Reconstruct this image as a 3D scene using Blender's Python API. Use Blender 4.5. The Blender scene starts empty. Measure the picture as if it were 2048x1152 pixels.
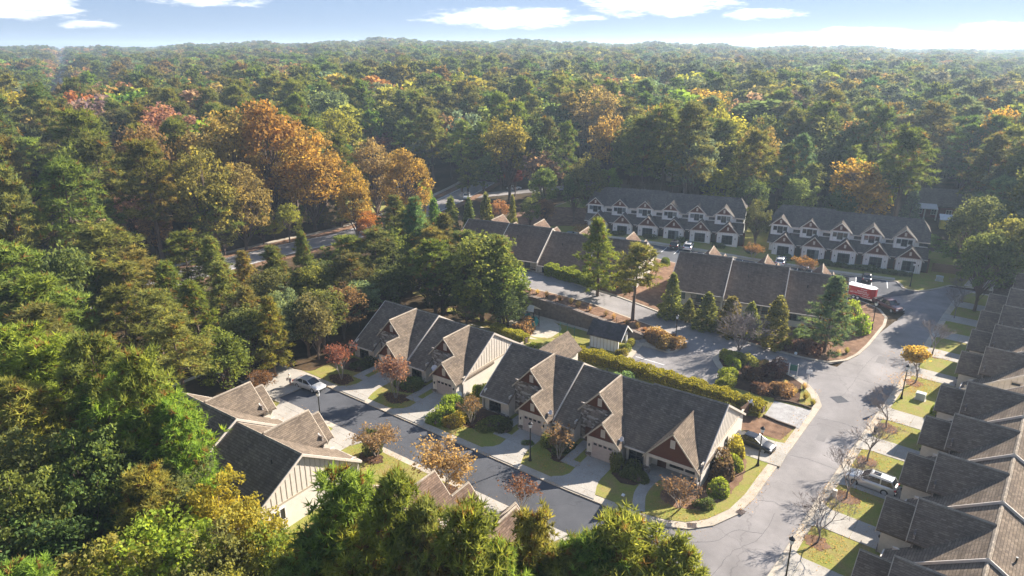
import bpy, bmesh, math, random
import numpy as np
from mathutils import Vector, Matrix
from mathutils.geometry import delaunay_2d_cdt
random.seed(7); RNG = np.random.default_rng(11)
scene = bpy.context.scene
C = scene.collection
PI = math.pi
# ---------------------------------------------------------------- camera, sky, sun, exposure
cam = bpy.data.cameras.new('camera'); cam_ob = bpy.data.objects.new('camera', cam); C.objects.link(cam_ob)
cam.sensor_width = 36; cam.lens = 24.01; cam.clip_start = .5; cam.clip_end = 30000
cam_ob.location = (0, 0, 44); cam_ob.rotation_euler = (math.radians(90-19.4), 0, math.radians(34.8))
scene.camera = cam_ob
SUN_AZ, SUN_EL = math.radians(20.5), math.radians(29)      # azimuth clockwise from +Y
sd = Vector((math.sin(SUN_AZ)*math.cos(SUN_EL), math.cos(SUN_AZ)*math.cos(SUN_EL), math.sin(SUN_EL)))
sun = bpy.data.lights.new('sun', 'SUN'); sun.energy = 5.0; sun.angle = math.radians(.55); sun.color = (1, .92, .82)
sun_ob = bpy.data.objects.new('sun', sun); C.objects.link(sun_ob); sun_ob.rotation_euler = sd.to_track_quat('Z', 'Y').to_euler()
world = bpy.data.worlds.new('World'); scene.world = world; world.use_nodes = True
def build_world():
    nt = world.node_tree; nt.nodes.clear(); N = nt.nodes.new; L = nt.links.new
    out = N('ShaderNodeOutputWorld'); bg = N('ShaderNodeBackground'); bg.inputs['Strength'].default_value = .05
    sky = N('ShaderNodeTexSky'); sky.sky_type = 'NISHITA'; sky.sun_disc = False
    sky.sun_elevation = SUN_EL; sky.sun_rotation = SUN_AZ; sky.air_density = 1.0; sky.dust_density = .05; sky.ozone_density = 4.0; sky.altitude = 300
    tc = N('ShaderNodeTexCoord'); sep = N('ShaderNodeSeparateXYZ'); L(tc.outputs['Generated'], sep.inputs[0])
    def math_(op, a, b=None, c=None):
        n = N('ShaderNodeMath'); n.operation = op
        for i, v in enumerate((a, b, c)):
            if v is None: continue
            if isinstance(v, (int, float)): n.inputs[i].default_value = v
            else: L(v, n.inputs[i])
        return n.outputs[0]
    az = math_('ARCTAN2', sep.outputs[0], sep.outputs[1]); el = math_('ARCSINE', sep.outputs[2])
    # a wavy offset so cloud banks get ragged edges
    cmb = N('ShaderNodeCombineXYZ'); L(math_('MULTIPLY', az, 22.0), cmb.inputs[0]); L(math_('MULTIPLY', el, 95.0), cmb.inputs[1])
    nz = N('ShaderNodeTexNoise'); nz.inputs['Scale'].default_value = 1.0; nz.inputs['Detail'].default_value = 7; nz.inputs['Roughness'].default_value = .62; L(cmb.outputs[0], nz.inputs['Vector'])
    wav = math_('SUBTRACT', nz.outputs[0], .5)
    def bank(a0, e0, wa, we, amp):
        u = math_('MULTIPLY', math_('SUBTRACT', az, math.radians(a0)), 1/math.radians(wa))
        v = math_('MULTIPLY', math_('SUBTRACT', el, math.radians(e0)), 1/math.radians(we))
        d = math_('ADD', math_('MULTIPLY', u, u), math_('MULTIPLY', v, v))
        return math_('MULTIPLY', math_('SUBTRACT', 1.0, d), amp)
    f = None
    for b in CLOUDS:
        q = bank(*b); f = q if f is None else math_('MAXIMUM', f, q)
    # other banks all round the sky, from large noise
    cm2 = N('ShaderNodeCombineXYZ'); L(math_('MULTIPLY', sep.outputs[0], 2.0), cm2.inputs[0]); L(math_('MULTIPLY', sep.outputs[1], 2.0), cm2.inputs[1]); L(math_('MULTIPLY', sep.outputs[2], 7.0), cm2.inputs[2])
    n2 = N('ShaderNodeTexNoise'); n2.inputs['Scale'].default_value = 1.5; n2.inputs['Detail'].default_value = 6; L(cm2.outputs[0], n2.inputs['Vector'])
    hi = math_('MULTIPLY', math_('GREATER_THAN', el, math.radians(6)), math_('MULTIPLY', math_('SUBTRACT', n2.outputs[0], .56), 5.0))
    f = math_('MAXIMUM', math_('ADD', f, math_('MULTIPLY', wav, 3.4)), hi)
    ss = N('ShaderNodeMapRange'); ss.interpolation_type = 'SMOOTHSTEP'; ss.inputs['From Min'].default_value = .0; ss.inputs['From Max'].default_value = .85
    L(f, ss.inputs['Value'])
    mx = N('ShaderNodeMix'); mx.data_type = 'RGBA'; L(math_('MULTIPLY', ss.outputs[0], .85), mx.inputs[0])
    tn = N('ShaderNodeMix'); tn.data_type = 'RGBA'; tn.blend_type = 'MULTIPLY'; tn.inputs[0].default_value = 1; gm = N('ShaderNodeGamma'); gm.inputs[1].default_value = .3; L(sky.outputs[0], gm.inputs[0]); L(gm.outputs[0], tn.inputs[6]); tn.inputs[7].default_value = (1.62, 2.05, 2.95, 1)
    L(tn.outputs[2], mx.inputs[6]); mx.inputs[7].default_value = (9.5, 9.5, 9.5, 1)
    L(mx.outputs[2], bg.inputs[0]); L(bg.outputs[0], out.inputs[0])
# azimuth, elevation, half width, half height (degrees), strength
CLOUDS = [(-70.0, 2.6, 6.0, 1.1, 1.0), (-60.5, 3.8, 5.0, .7, .9), (-64.5, 1.5, 2.0, .35, .6), (-35.0, 2.2, 7.0, .85, 1.2), (-23.5, 3.3, 6.5, 1.2, 1.3), (-16.0, 2.3, 3.6, .45, .8),
          (-14.5, .55, 2.8, .5, .9), (-5.0, .45, 4.5, .6, 1.2), (1.5, .7, 3.0, 1.0, 1.0), (-9.5, .9, 3.5, .6, 1.0), (-1.0, .9, 3.0, .8, 1.1), (-57.0, 3.2, 4.0, .5, .8), (-46.0, 4.3, 4.0, .5, .6), (-12, 5, 8, .8, .6)]
build_world()
scene.view_settings.view_transform = 'Standard'; scene.view_settings.look = 'None'; scene.view_settings.gamma = 1; scene.view_settings.exposure = 1.66
scene.render.engine = 'CYCLES'
cy = scene.cycles; cy.max_bounces = 7; cy.diffuse_bounces = 4; cy.glossy_bounces = 2; cy.transmission_bounces = 3; cy.volume_bounces = 0; cy.transparent_max_bounces = 4
cy.use_denoising = True; cy.adaptive_threshold = .02; cy.sample_clamp_indirect = 6
try: cy.denoiser = 'OPENIMAGEDENOISE'
except Exception: pass

# ---------------------------------------------------------------- terrain
def interp(v, xs, ys):
    if v <= xs[0]: return ys[0]
    for i in range(len(xs)-1):
        if v <= xs[i+1]:
            t = (v-xs[i])/(xs[i+1]-xs[i]); return ys[i]+t*(ys[i+1]-ys[i])
    return ys[-1]
def sm(a, b, v):
    t = min(1, max(0, (v-a)/(b-a))); return t*t*(3-2*t)
def T(x,y):
    near=0.03*min(45,max(0,-30-x))
    up=interp(x,(-112,-92,-75,-60,-52,-45,-38,-33,-25,-15,0),(1.5,3.2,3.7,3.4,2.9,2.1,1.25,.9,.5,.1,0))
    near-=.4*sm(80,86,y)*sm(-76,-68,x)*(1-sm(-47,-41,x))
    d=max(0,-66-x,x+41); hw=min(6,.2+.4*d)
    up*=1-.6*sm(122,142,y)
    z=near+(up-near)*sm(92.6-hw,92.6+hw,y)
    r=math.hypot(x,y); 
    if r>230:
        az=math.degrees(math.atan2(x,y))  # from +Y, left negative
        c=interp(az,(-100,-70,-63,-54.7,-45.5,-32,-24,-11.4,-3.6,.5,20),(.4,.4,.5,.71,.95,.84,.71,.47,.33,.2,.2))
        z+=sm(700,1500,r)*(2.6*math.sin(az*.55+1.0)+1.8*math.sin(az*1.25)+1.2*math.sin(az*2.3+r*.004))
        z+=c*interp(r,(230,320,600,1000,1600,2600,6000),(0,7,12,22,35,36,28))
    return z


# ---------------------------------------------------------------- materials
MATS = {}
def nodes(name):
    m = bpy.data.materials.new(name); m.use_nodes = True; nt = m.node_tree; b = nt.nodes['Principled BSDF']; MATS[name] = m
    return m, nt, b
def ramp(nt, fac, cols):
    r = nt.nodes.new('ShaderNodeValToRGB'); e = r.color_ramp.elements
    while len(e) < len(cols): e.new(.5)
    for k, (p, c) in enumerate(cols): e[k].position = p; e[k].color = (*c, 1)
    nt.links.new(fac, r.inputs[0]); return r.outputs[0]
def noise(nt, scale, detail=4, rough=.6, coord='Object', stretch=None):
    tc = nt.nodes.new('ShaderNodeTexCoord'); n = nt.nodes.new('ShaderNodeTexNoise')
    n.inputs['Scale'].default_value = scale; n.inputs['Detail'].default_value = detail; n.inputs['Roughness'].default_value = rough
    src = tc.outputs[coord]
    if coord == 'World':
        pass
    if stretch:
        mp = nt.nodes.new('ShaderNodeMapping'); mp.inputs['Scale'].default_value = stretch; nt.links.new(src, mp.inputs[0]); src = mp.outputs[0]
    nt.links.new(src, n.inputs['Vector']); return n.outputs[0]
def mixc(nt, fac, a, b, mode='MIX'):
    m = nt.nodes.new('ShaderNodeMix'); m.data_type = 'RGBA'; m.blend_type = mode
    for i, v in ((0, fac), (6, a), (7, b)):
        if isinstance(v, (int, float)): m.inputs[i].default_value = v
        elif isinstance(v, tuple): m.inputs[i].default_value = (*v, 1)
        else: nt.links.new(v, m.inputs[i])
    return m.outputs[2]
def bump(nt, b, h, strength=.3, dist=.05):
    n = nt.nodes.new('ShaderNodeBump'); n.inputs['Strength'].default_value = strength; n.inputs['Distance'].default_value = dist
    nt.links.new(h, n.inputs['Height']); nt.links.new(n.outputs[0], b.inputs['Normal'])
def plain(name, col, rough=.7, metal=0, var=.12, scale=3, spec=.4):
    m, nt, b = nodes(name)
    f = noise(nt, scale, 5)
    c = ramp(nt, f, [(.25, tuple(x*(1-var) for x in col)), (.75, tuple(min(1, x*(1+var)) for x in col))])
    nt.links.new(c, b.inputs['Base Color']); b.inputs['Roughness'].default_value = rough; b.inputs['Metallic'].default_value = metal; b.inputs['Specular IOR Level'].default_value = spec
    return m
def shingle(name, col):
    m, nt, b = nodes(name); N = nt.nodes.new; L = nt.links.new
    tc = N('ShaderNodeTexCoord'); s = N('ShaderNodeSeparateXYZ'); L(tc.outputs['Object'], s.inputs[0])
    ad = N('ShaderNodeMath'); L(s.outputs[0], ad.inputs[0]); L(s.outputs[1], ad.inputs[1])
    cb = N('ShaderNodeCombineXYZ'); L(ad.outputs[0], cb.inputs[0]); L(s.outputs[2], cb.inputs[1])
    br = N('ShaderNodeTexBrick'); br.inputs['Scale'].default_value = 1; br.inputs['Brick Width'].default_value = .42; br.inputs['Row Height'].default_value = .14
    br.inputs['Mortar Size'].default_value = .012; br.inputs['Color1'].default_value = (*[x*.74 for x in col], 1); br.inputs['Color2'].default_value = (*[x*1.22 for x in col], 1); br.inputs['Mortar'].default_value = (*[x*.5 for x in col], 1)
    L(cb.outputs[0], br.inputs['Vector'])
    f = noise(nt, .55, 6, .65); st = ramp(nt, f, [(.3, (.78, .78, .8)), (.7, (1.12, 1.1, 1.06))])
    f2 = noise(nt, 7, 3); st2 = ramp(nt, f2, [(.3, (.85, .85, .85)), (.7, (1.12, 1.12, 1.12))])
    f3 = noise(nt, 1.0, 5, .7, 'Object', (1.5, .13, .13)); st3 = ramp(nt, f3, [(.35, (.8, .8, .81)), (.6, (1.06, 1.05, 1.03))])
    c = mixc(nt, 1, mixc(nt, 1, mixc(nt, 1, br.outputs[0], st, 'MULTIPLY'), st2, 'MULTIPLY'), st3, 'MULTIPLY')
    L(c, b.inputs['Base Color']); b.inputs['Roughness'].default_value = .95; b.inputs['Specular IOR Level'].default_value = .05
    bump(nt, b, br.outputs['Fac'], .3, .02)
def siding(name, col, pitch, axis=2, depth=.25):
    m, nt, b = nodes(name); N = nt.nodes.new; L = nt.links.new
    tc = N('ShaderNodeTexCoord'); s = N('ShaderNodeSeparateXYZ'); L(tc.outputs['Object'], s.inputs[0])
    md = N('ShaderNodeMath'); md.operation = 'MODULO'; L(s.outputs[axis], md.inputs[0]); md.inputs[1].default_value = pitch
    dv = N('ShaderNodeMath'); dv.operation = 'DIVIDE'; L(md.outputs[0], dv.inputs[0]); dv.inputs[1].default_value = pitch
    f = noise(nt, 1.2, 5); c = ramp(nt, f, [(.3, tuple(x*.9 for x in col)), (.7, tuple(min(1, x*1.05) for x in col))])
    L(c, b.inputs['Base Color']); b.inputs['Roughness'].default_value = .8; b.inputs['Specular IOR Level'].default_value = .2
    bump(nt, b, dv.outputs[0], depth, .03)
def ground_mat(name, cols, scale, fine=20, rough=1, bstr=.4, coord='Object'):
    m, nt, b = nodes(name)
    f = noise(nt, scale, 8, .65, coord); c = ramp(nt, f, cols)
    g = noise(nt, fine, 4, .7, coord); gg = ramp(nt, g, [(.25, (.66, .66, .66)), (.75, (1.3, 1.28, 1.25))])
    c = mixc(nt, 1, c, gg, 'MULTIPLY'); nt.links.new(c, b.inputs['Base Color']); b.inputs['Roughness'].default_value = rough; b.inputs['Specular IOR Level'].default_value = .1
    if bstr: bump(nt, b, g, bstr, .06)
    return m, nt, b
shingle('shingle_weathered', (.185, .147, .112)); shingle('shingle_brown', (.175, .122, .09)); shingle('shingle_slate', (.135, .118, .103)); shingle('shingle_cap_sunlit', (.34, .29, .23)); shingle('shingle_black', (.085, .082, .085))  # ridge caps get a paler shingle, sunlight painted into their colour
plain('trim_tan', (.46, .385, .29), .7); plain('trim_white', (.72, .68, .62), .6); plain('trim_cream', (.58, .51, .43), .7)
siding('siding_cream', (.68, .62, .54), .18); plain('siding_board', (.60, .535, .455), .8); siding('siding_white', (.78, .77, .73), 6.0); siding('shake_brown', (.13, .052, .032), .2, 2, .6)
siding('siding_red', (.15, .035, .04), .18); plain('paint_yellow', (.55, .47, .05), .7); plain('tarp_teal', (.05, .30, .30), .5)
plain('batten_tan', (.46, .40, .32), .8); plain('door_beige', (.46, .375, .33), .6); plain('door_brown', (.09, .035, .022), .5); plain('frame_dark', (.025, .026, .028), .4); plain('frame_teal', (.03, .06, .065), .5)
plain('metal_black', (.012, .012, .013), .45); plain('metal_grey', (.38, .39, .40), .4, .3); plain('metal_white', (.75, .75, .74), .4); plain('metal_roof', (.55, .56, .58), .35, .5, .2, 1.5); plain('lamp_glass', (.7, .72, .72), .15)
plain('dish_grey', (.62, .63, .66), .4); plain('plastic_teal', (.01, .19, .15), .35); plain('swing_green', (.03, .13, .10), .5); plain('mailbox_black', (.02, .02, .02), .4); plain('rubber', (.015, .015, .016), .8); plain('box_green', (.36, .39, .36), .6)
plain('stone_block', (.20, .155, .125), .95, 0, .35, 2.2); plain('timber', (.10, .065, .04), .9, 0, .3, 4); plain('fence_wood', (.19, .12, .08), .9, 0, .25, 3)
plain('paint_line', (.70, .70, .68), .8, 0, .2, 2); plain('iron_grate', (.09, .06, .05), .8)
def stone_mat():
    m, nt, b = nodes('stone_veneer'); N = nt.nodes.new; L = nt.links.new
    tc = N('ShaderNodeTexCoord'); mp = N('ShaderNodeMapping'); mp.inputs['Scale'].default_value = (2.4, 2.4, 4.6); L(tc.outputs['Object'], mp.inputs[0])
    v = N('ShaderNodeTexVoronoi'); v.inputs['Scale'].default_value = 1.0; L(mp.outputs[0], v.inputs['Vector'])
    w = N('ShaderNodeTexVoronoi'); w.feature = 'DISTANCE_TO_EDGE'; L(mp.outputs[0], w.inputs['Vector'])
    s = N('ShaderNodeSeparateColor'); L(v.outputs['Color'], s.inputs[0])
    c = ramp(nt, s.outputs[0], [(.1, (.15, .12, .10)), (.45, (.27, .225, .19)), (.75, (.36, .31, .27)), (.95, (.60, .55, .49))])
    e = ramp(nt, w.outputs[0], [(.02, (.45, .45, .45)), (.1, (1, 1, 1))]); c = mixc(nt, 1, c, e, 'MULTIPLY')
    L(c, b.inputs['Base Color']); b.inputs['Roughness'].default_value = .95; bump(nt, b, w.outputs[0], .6, .05)
stone_mat()
def glass_mat(name, col, rough=.06):
    m, nt, b = nodes(name); b.inputs['Base Color'].default_value = (*col, 1); b.inputs['Roughness'].default_value = rough; b.inputs['Specular IOR Level'].default_value = .7
glass_mat('pane_dark', (.018, .022, .026)); glass_mat('pane_pale', (.16, .19, .19), .15); glass_mat('car_glass', (.012, .014, .018), .04)
def paint(name, col, metal=.4):
    m, nt, b = nodes(name); b.inputs['Base Color'].default_value = (*col, 1); b.inputs['Metallic'].default_value = metal; b.inputs['Roughness'].default_value = .32; b.inputs['Coat Weight'].default_value = .8; b.inputs['Coat Roughness'].default_value = .06
for n_, c_ in (('silver', (.50, .51, .52)), ('black', (.02, .021, .025)), ('pearl', (.62, .61, .58)), ('white', (.72, .72, .72)), ('maroon', (.075, .018, .02)), ('blue_grey', (.10, .13, .17))): paint('paint_'+n_, c_)
plain('trailer_red', (.42, .02, .018), .4); glass_mat('lens_red', (.35, .01, .01), .2); glass_mat('lens_clear', (.75, .76, .78), .1)
def asphalt(name, a, b_, stains):
    m, nt, b = ground_mat(name, [(.3, a), (.7, b_)], .35, 26, .93, .15)
    L = nt.links.new
    src = b.inputs['Base Color'].links[0].from_socket
    f = noise(nt, .09, 5, .6); c = mixc(nt, 1, src, ramp(nt, f, [(.35, (1-stains,)*3), (.65, (1+stains,)*3)]), 'MULTIPLY')
    v = nt.nodes.new('ShaderNodeTexVoronoi'); v.feature = 'DISTANCE_TO_EDGE'; v.inputs['Scale'].default_value = .1
    tc = nt.nodes.new('ShaderNodeTexCoord'); nz = nt.nodes.new('ShaderNodeTexNoise'); nz.inputs['Scale'].default_value = .6; nz.inputs['Detail'].default_value = 6; L(tc.outputs['Object'], nz.inputs['Vector'])
    vm = nt.nodes.new('ShaderNodeVectorMath'); vm.operation = 'MULTIPLY_ADD'; L(nz.outputs['Color'], vm.inputs[0]); vm.inputs[1].default_value = (3, 3, 0); L(tc.outputs['Object'], vm.inputs[2]); L(vm.outputs[0], v.inputs['Vector'])
    c = mixc(nt, 1, c, ramp(nt, v.outputs['Distance'], [(.0, (.74, .74, .74)), (.006, (1, 1, 1))]), 'MULTIPLY')
    L(c, b.inputs['Base Color'])
asphalt('asphalt_old', (.205, .192, .186), (.265, .248, .24), .22); asphalt('asphalt_new', (.070, .073, .082), (.096, .099, .108), .2)
ground_mat('asphalt_patch', [(.3, (.185, .175, .17)), (.7, (.225, .212, .206))], .6, 22, .95, .1)
ground_mat('concrete', [(.3, (.33, .285, .225)), (.5, (.41, .36, .29)), (.72, (.46, .41, .335))], .7, 14, .9, .1)
ground_mat('concrete_drive', [(.28, (.29, .27, .235)), (.5, (.36, .335, .295)), (.72, (.41, .38, .335))], .5, 14, .9, .1)
ground_mat('lawn', [(.28, (.27, .19, .09)), (.42, (.25, .215, .07)), (.55, (.225, .225, .055)), (.75, (.17, .205, .042))], .55, 9, 1, .6)
ground_mat('pine_straw', [(.25, (.09, .055, .036)), (.5, (.19, .112, .07)), (.75, (.30, .195, .125))], .9, 12, 1, .7)
ground_mat('mulch_dark', [(.3, (.055, .033, .022)), (.7, (.12, .07, .045))], 1.2, 14, 1, .6)
ground_mat('gravel_grey', [(.3, (.26, .25, .24)), (.7, (.42, .41, .40))], 1.1, 16, 1, .8)
ground_mat('play_sand', [(.3, (.36, .32, .26)), (.7, (.48, .43, .35))], .8, 12, 1, .4)
ground_mat('forest_floor', [(.25, (.028, .026, .013)), (.5, (.06, .042, .022)), (.75, (.13, .08, .045))], .12, 1.6, 1, .6)
def leaf_mat(name, transl, var, brown):
    m = bpy.data.materials.new(name); m.use_nodes = True; nt = m.node_tree; nt.nodes.clear(); N = nt.nodes.new; L = nt.links.new; MATS[name] = m
    out = N('ShaderNodeOutputMaterial'); at = N('ShaderNodeAttribute'); at.attribute_type = 'INSTANCER'; at.attribute_name = 'tint'
    va = N('ShaderNodeAttribute'); va.attribute_name = 'leafvar'
    r = ramp(nt, va.outputs['Fac'], [(0, (1-var, 1-var, 1-var*.8)), (.5, (1, 1, 1)), (1, (1+var*1.3, 1+var, 1+var*.3))])
    c = mixc(nt, 1, at.outputs['Color'], r, 'MULTIPLY')
    if brown:
        gt = N('ShaderNodeMath'); gt.operation = 'GREATER_THAN'; L(va.outputs['Fac'], gt.inputs[0]); gt.inputs[1].default_value = brown
        c = mixc(nt, gt.outputs[0], c, (.25, .15, .05))
    d = N('ShaderNodeBsdfDiffuse'); t = N('ShaderNodeBsdfTranslucent'); mx = N('ShaderNodeMixShader'); mx.inputs[0].default_value = transl
    L(c, d.inputs[0]); L(mixc(nt, 1, c, (1.25, 1.15, .7), 'MULTIPLY'), t.inputs[0]); L(d.outputs[0], mx.inputs[1]); L(t.outputs[0], mx.inputs[2]); L(mx.outputs[0], out.inputs[0])
leaf_mat('needles', .5, .5, .94); leaf_mat('needles_far', .48, .5, 0); leaf_mat('leaves', .52, .5, 0)
plain('bark', (.13, .09, .065), .95, 0, .4, 5); plain('bark_pale', (.26, .225, .19), .9, 0, .3, 6); plain('twig_grey', (.21, .175, .16), .95, 0, .2, 3)

# ---------------------------------------------------------------- mesh helpers
class MB:
    def __init__(s): s.v = []; s.f = []
    def poly(s, pts):
        n = len(s.v); s.v += [tuple(p) for p in pts]; s.f.append(tuple(range(n, n+len(pts)))); return s
    def slab(s, pts, d):
        """planar polygon pushed along vector d into a solid"""
        n = len(s.v); k = len(pts); d = Vector(d); a = [Vector(p) for p in pts]
        nrm = Vector((0, 0, 0))
        for i in range(k): nrm += a[i].cross(a[(i+1) % k])
        if nrm.dot(d) > 0: a.reverse()
        s.v += [tuple(p) for p in a] + [tuple(p+d) for p in a]
        s.f.append(tuple(range(n, n+k))); s.f.append(tuple(range(n+2*k-1, n+k-1, -1)))
        for i in range(k):
            j = (i+1) % k; s.f.append((n+j, n+i, n+k+i, n+k+j))
        return s
    def box(s, x0, x1, y0, y1, z0, z1):
        return s.slab([(x0, y0, z1), (x1, y0, z1), (x1, y1, z1), (x0, y1, z1)], (0, 0, z0-z1))
    def bar(s, a, b, w, h=None, up=(0, 0, 1)):
        h = h or w; a = Vector(a); b = Vector(b); d = (b-a).normalized(); u = Vector(up)
        if abs(d.dot(u)) > .98: u = Vector((0, 1, 0))
        x = d.cross(u).normalized()*w/2; y = x.cross(d).normalized()*h/2
        return s.slab([a-x-y, a+x-y, a+x+y, a-x+y], b-a)
    def tube(s, pts, rads, n=6, cap=True):
        base = len(s.v); pts = [Vector(p) for p in pts]
        for i, p in enumerate(pts):
            d = (pts[min(i+1, len(pts)-1)]-pts[max(i-1, 0)]).normalized()
            u = Vector((0, 0, 1)) if abs(d.z) < .9 else Vector((1, 0, 0))
            x = d.cross(u).normalized(); y = d.cross(x)
            for k in range(n):
                t = 2*PI*k/n; s.v.append(tuple(p+(x*math.cos(t)+y*math.sin(t))*rads[i]))
        for i in range(len(pts)-1):
            for k in range(n):
                a = base+i*n+k; b = base+i*n+(k+1) % n; s.f.append((a, b, b+n, a+n))
        if cap:
            s.f.append(tuple(base+k for k in range(n-1, -1, -1))); s.f.append(tuple(base+(len(pts)-1)*n+k for k in range(n)))
        return s
    def lathe(s, prof, n=12, c=(0, 0, 0)):
        base = len(s.v)
        for r, z in prof:
            for k in range(n): t = 2*PI*k/n; s.v.append((c[0]+r*math.cos(t), c[1]+r*math.sin(t), c[2]+z))
        for i in range(len(prof)-1):
            for k in range(n):
                a = base+i*n+k; b = base+i*n+(k+1) % n; s.f.append((a, b, b+n, a+n))
        s.f.append(tuple(base+k for k in range(n-1, -1, -1))); s.f.append(tuple(base+(len(prof)-1)*n+k for k in range(n)))
        return s
    def mesh(s, name, mat, smooth=False, mx=1):
        me = bpy.data.meshes.new(name)
        if mx < 0: me.from_pydata([(-x, y, z) for x, y, z in s.v], [], [f[::-1] for f in s.f])
        else: me.from_pydata(s.v, [], s.f)
        me.materials.append(MATS[mat])
        if smooth: me.polygons.foreach_set('use_smooth', [True]*len(me.polygons))
        me.update(); return me
    def build(s, name, mat, parent=None, loc=(0, 0, 0), rz=0, smooth=False, mx=1):
        return put(name, s.mesh(name, mat, smooth, mx), parent, loc, rz)
def put(name, me, parent=None, loc=(0, 0, 0), rz=0, scale=None):
    o = bpy.data.objects.new(name, me); C.objects.link(o); o.parent = parent; o.location = loc; o.rotation_euler = (0, 0, rz)
    if scale: o.scale = scale
    return o
def tag(o, label, cat, group=None, kind=None):
    if label: o['label'] = label
    if cat: o['category'] = cat
    if group: o['group'] = group
    if kind: o['kind'] = kind
    return o
def thing(name, label, cat, loc=(0, 0, 0), rz=0, group=None):
    return tag(put(name, None, None, loc, rz), label, cat, group)
def struct(o, label=None):
    o['kind'] = 'structure'
    if label: o['label'] = label
    return o
def tri_area(poly, step, dense):
    """triangulated points inside a 2-D polygon, boundary and interior dense enough to follow the terrain"""
    b = []
    for i, p in enumerate(poly):
        q = poly[(i+1) % len(poly)]; n = max(1, int(math.hypot(q[0]-p[0], q[1]-p[1])/dense))
        b += [(p[0]+(q[0]-p[0])*t/n, p[1]+(q[1]-p[1])*t/n) for t in range(n)]
    k = len(b); pts = list(b)
    xs = [p[0] for p in b]; ys = [p[1] for p in b]
    gx = np.arange(min(xs)+step*.5, max(xs), step); gy = np.arange(min(ys)+step*.5, max(ys), step)
    for x in gx:
        for y in gy:
            if inside(x, y, poly): pts.append((float(x), float(y)))
    r = delaunay_2d_cdt([Vector(p) for p in pts], [(i, (i+1) % k) for i in range(k)], [list(range(k))], 1, 1e-4)
    return b, r[0], r[2]
def inside(x, y, poly):
    c = False; j = len(poly)-1
    for i in range(len(poly)):
        xi, yi = poly[i][:2]; xj, yj = poly[j][:2]
        if (yi > y) != (yj > y) and x < (xj-xi)*(y-yi)/(yj-yi)+xi: c = not c
        j = i
    return c
def drape(name, poly, mat, h, skirt=.2, parent=None, step=2.5, dense=1.5):
    """a sheet that follows the terrain at height h above it, with a rim going down by skirt"""
    poly = [tuple(p[:2]) for p in poly]
    b, vs, fs = tri_area(poly, step, dense)
    m = MB(); m.v = [(v[0], v[1], T(v[0], v[1])+h) for v in vs]; m.f = [tuple(f) for f in fs]
    # upward normals
    ff = []
    for f in m.f:
        a, b_, c = (m.v[i] for i in f[:3]); ff.append(f if (b_[0]-a[0])*(c[1]-a[1])-(b_[1]-a[1])*(c[0]-a[0]) > 0 else f[::-1])
    m.f = ff
    if skirt:
        area = sum(b[i][0]*b[(i+1) % len(b)][1]-b[(i+1) % len(b)][0]*b[i][1] for i in range(len(b)))
        if area < 0: b = b[::-1]
        n = len(m.v); k = len(b)
        m.v += [(x, y, T(x, y)+h) for x, y in b]+[(x, y, T(x, y)+h-skirt) for x, y in b]
        for i in range(k):
            j = (i+1) % k; m.f.append((n+i, n+k+i, n+k+j, n+j))
    return m.build(name, mat, parent)
def offset(poly, d):
    """inset polygon (positive d shrinks a counter-clockwise polygon)"""
    p = [Vector(q[:2]) for q in poly]; n = len(p)
    if sum(p[i].x*p[(i+1) % n].y-p[(i+1) % n].x*p[i].y for i in range(n)) < 0: p = p[::-1]
    out = []
    for i in range(n):
        a, b, c = p[i-1], p[i], p[(i+1) % n]
        d1 = (b-a).normalized(); d2 = (c-b).normalized(); n1 = Vector((-d1.y, d1.x)); n2 = Vector((-d2.y, d2.x))
        m = (n1+n2); m = m.normalized() if m.length > 1e-6 else n1
        out.append(tuple(b+m*d/max(.5, m.dot(n1))))
    return out
def smooth_line(pts, n=6):
    """Catmull-Rom through the points"""
    P = [Vector(p[:2]) for p in pts]; out = []
    for i in range(len(P)-1):
        a, b, c, d = P[max(i-1, 0)], P[i], P[i+1], P[min(i+2, len(P)-1)]
        for k in range(n):
            t = k/n; out.append(tuple(.5*((2*b)+(c-a)*t+(2*a-5*b+4*c-d)*t*t+(3*b-a-3*c+d)*t**3)))
    return out+[tuple(P[-1])]
def ribbon(name, line, w, mat, h, skirt=.15, parent=None, off=0):
    """strip of width w along a line, following the terrain"""
    P = [Vector(p[:2]) for p in line]; l = []; r = []
    for i, p in enumerate(P):
        d = (P[min(i+1, len(P)-1)]-P[max(i-1, 0)]).normalized(); n = Vector((-d.y, d.x))
        l.append(p+n*(off+w/2)); r.append(p+n*(off-w/2))
    m = MB(); K = len(P)
    for q, dz in ((l, h), (r, h), (l, h-skirt), (r, h-skirt)): m.v += [(p.x, p.y, T(p.x, p.y)+dz) for p in q]
    for i in range(K-1):
        m.f += [(K+i, K+i+1, i+1, i), (i, i+1, 2*K+i+1, 2*K+i), (K+i+1, K+i, 3*K+i, 3*K+i+1)]
    m.f += [(K, 0, 2*K, 3*K), (K-1, 2*K-1, 4*K-1, 3*K-1)]
    return m.build(name, mat, parent)

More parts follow.
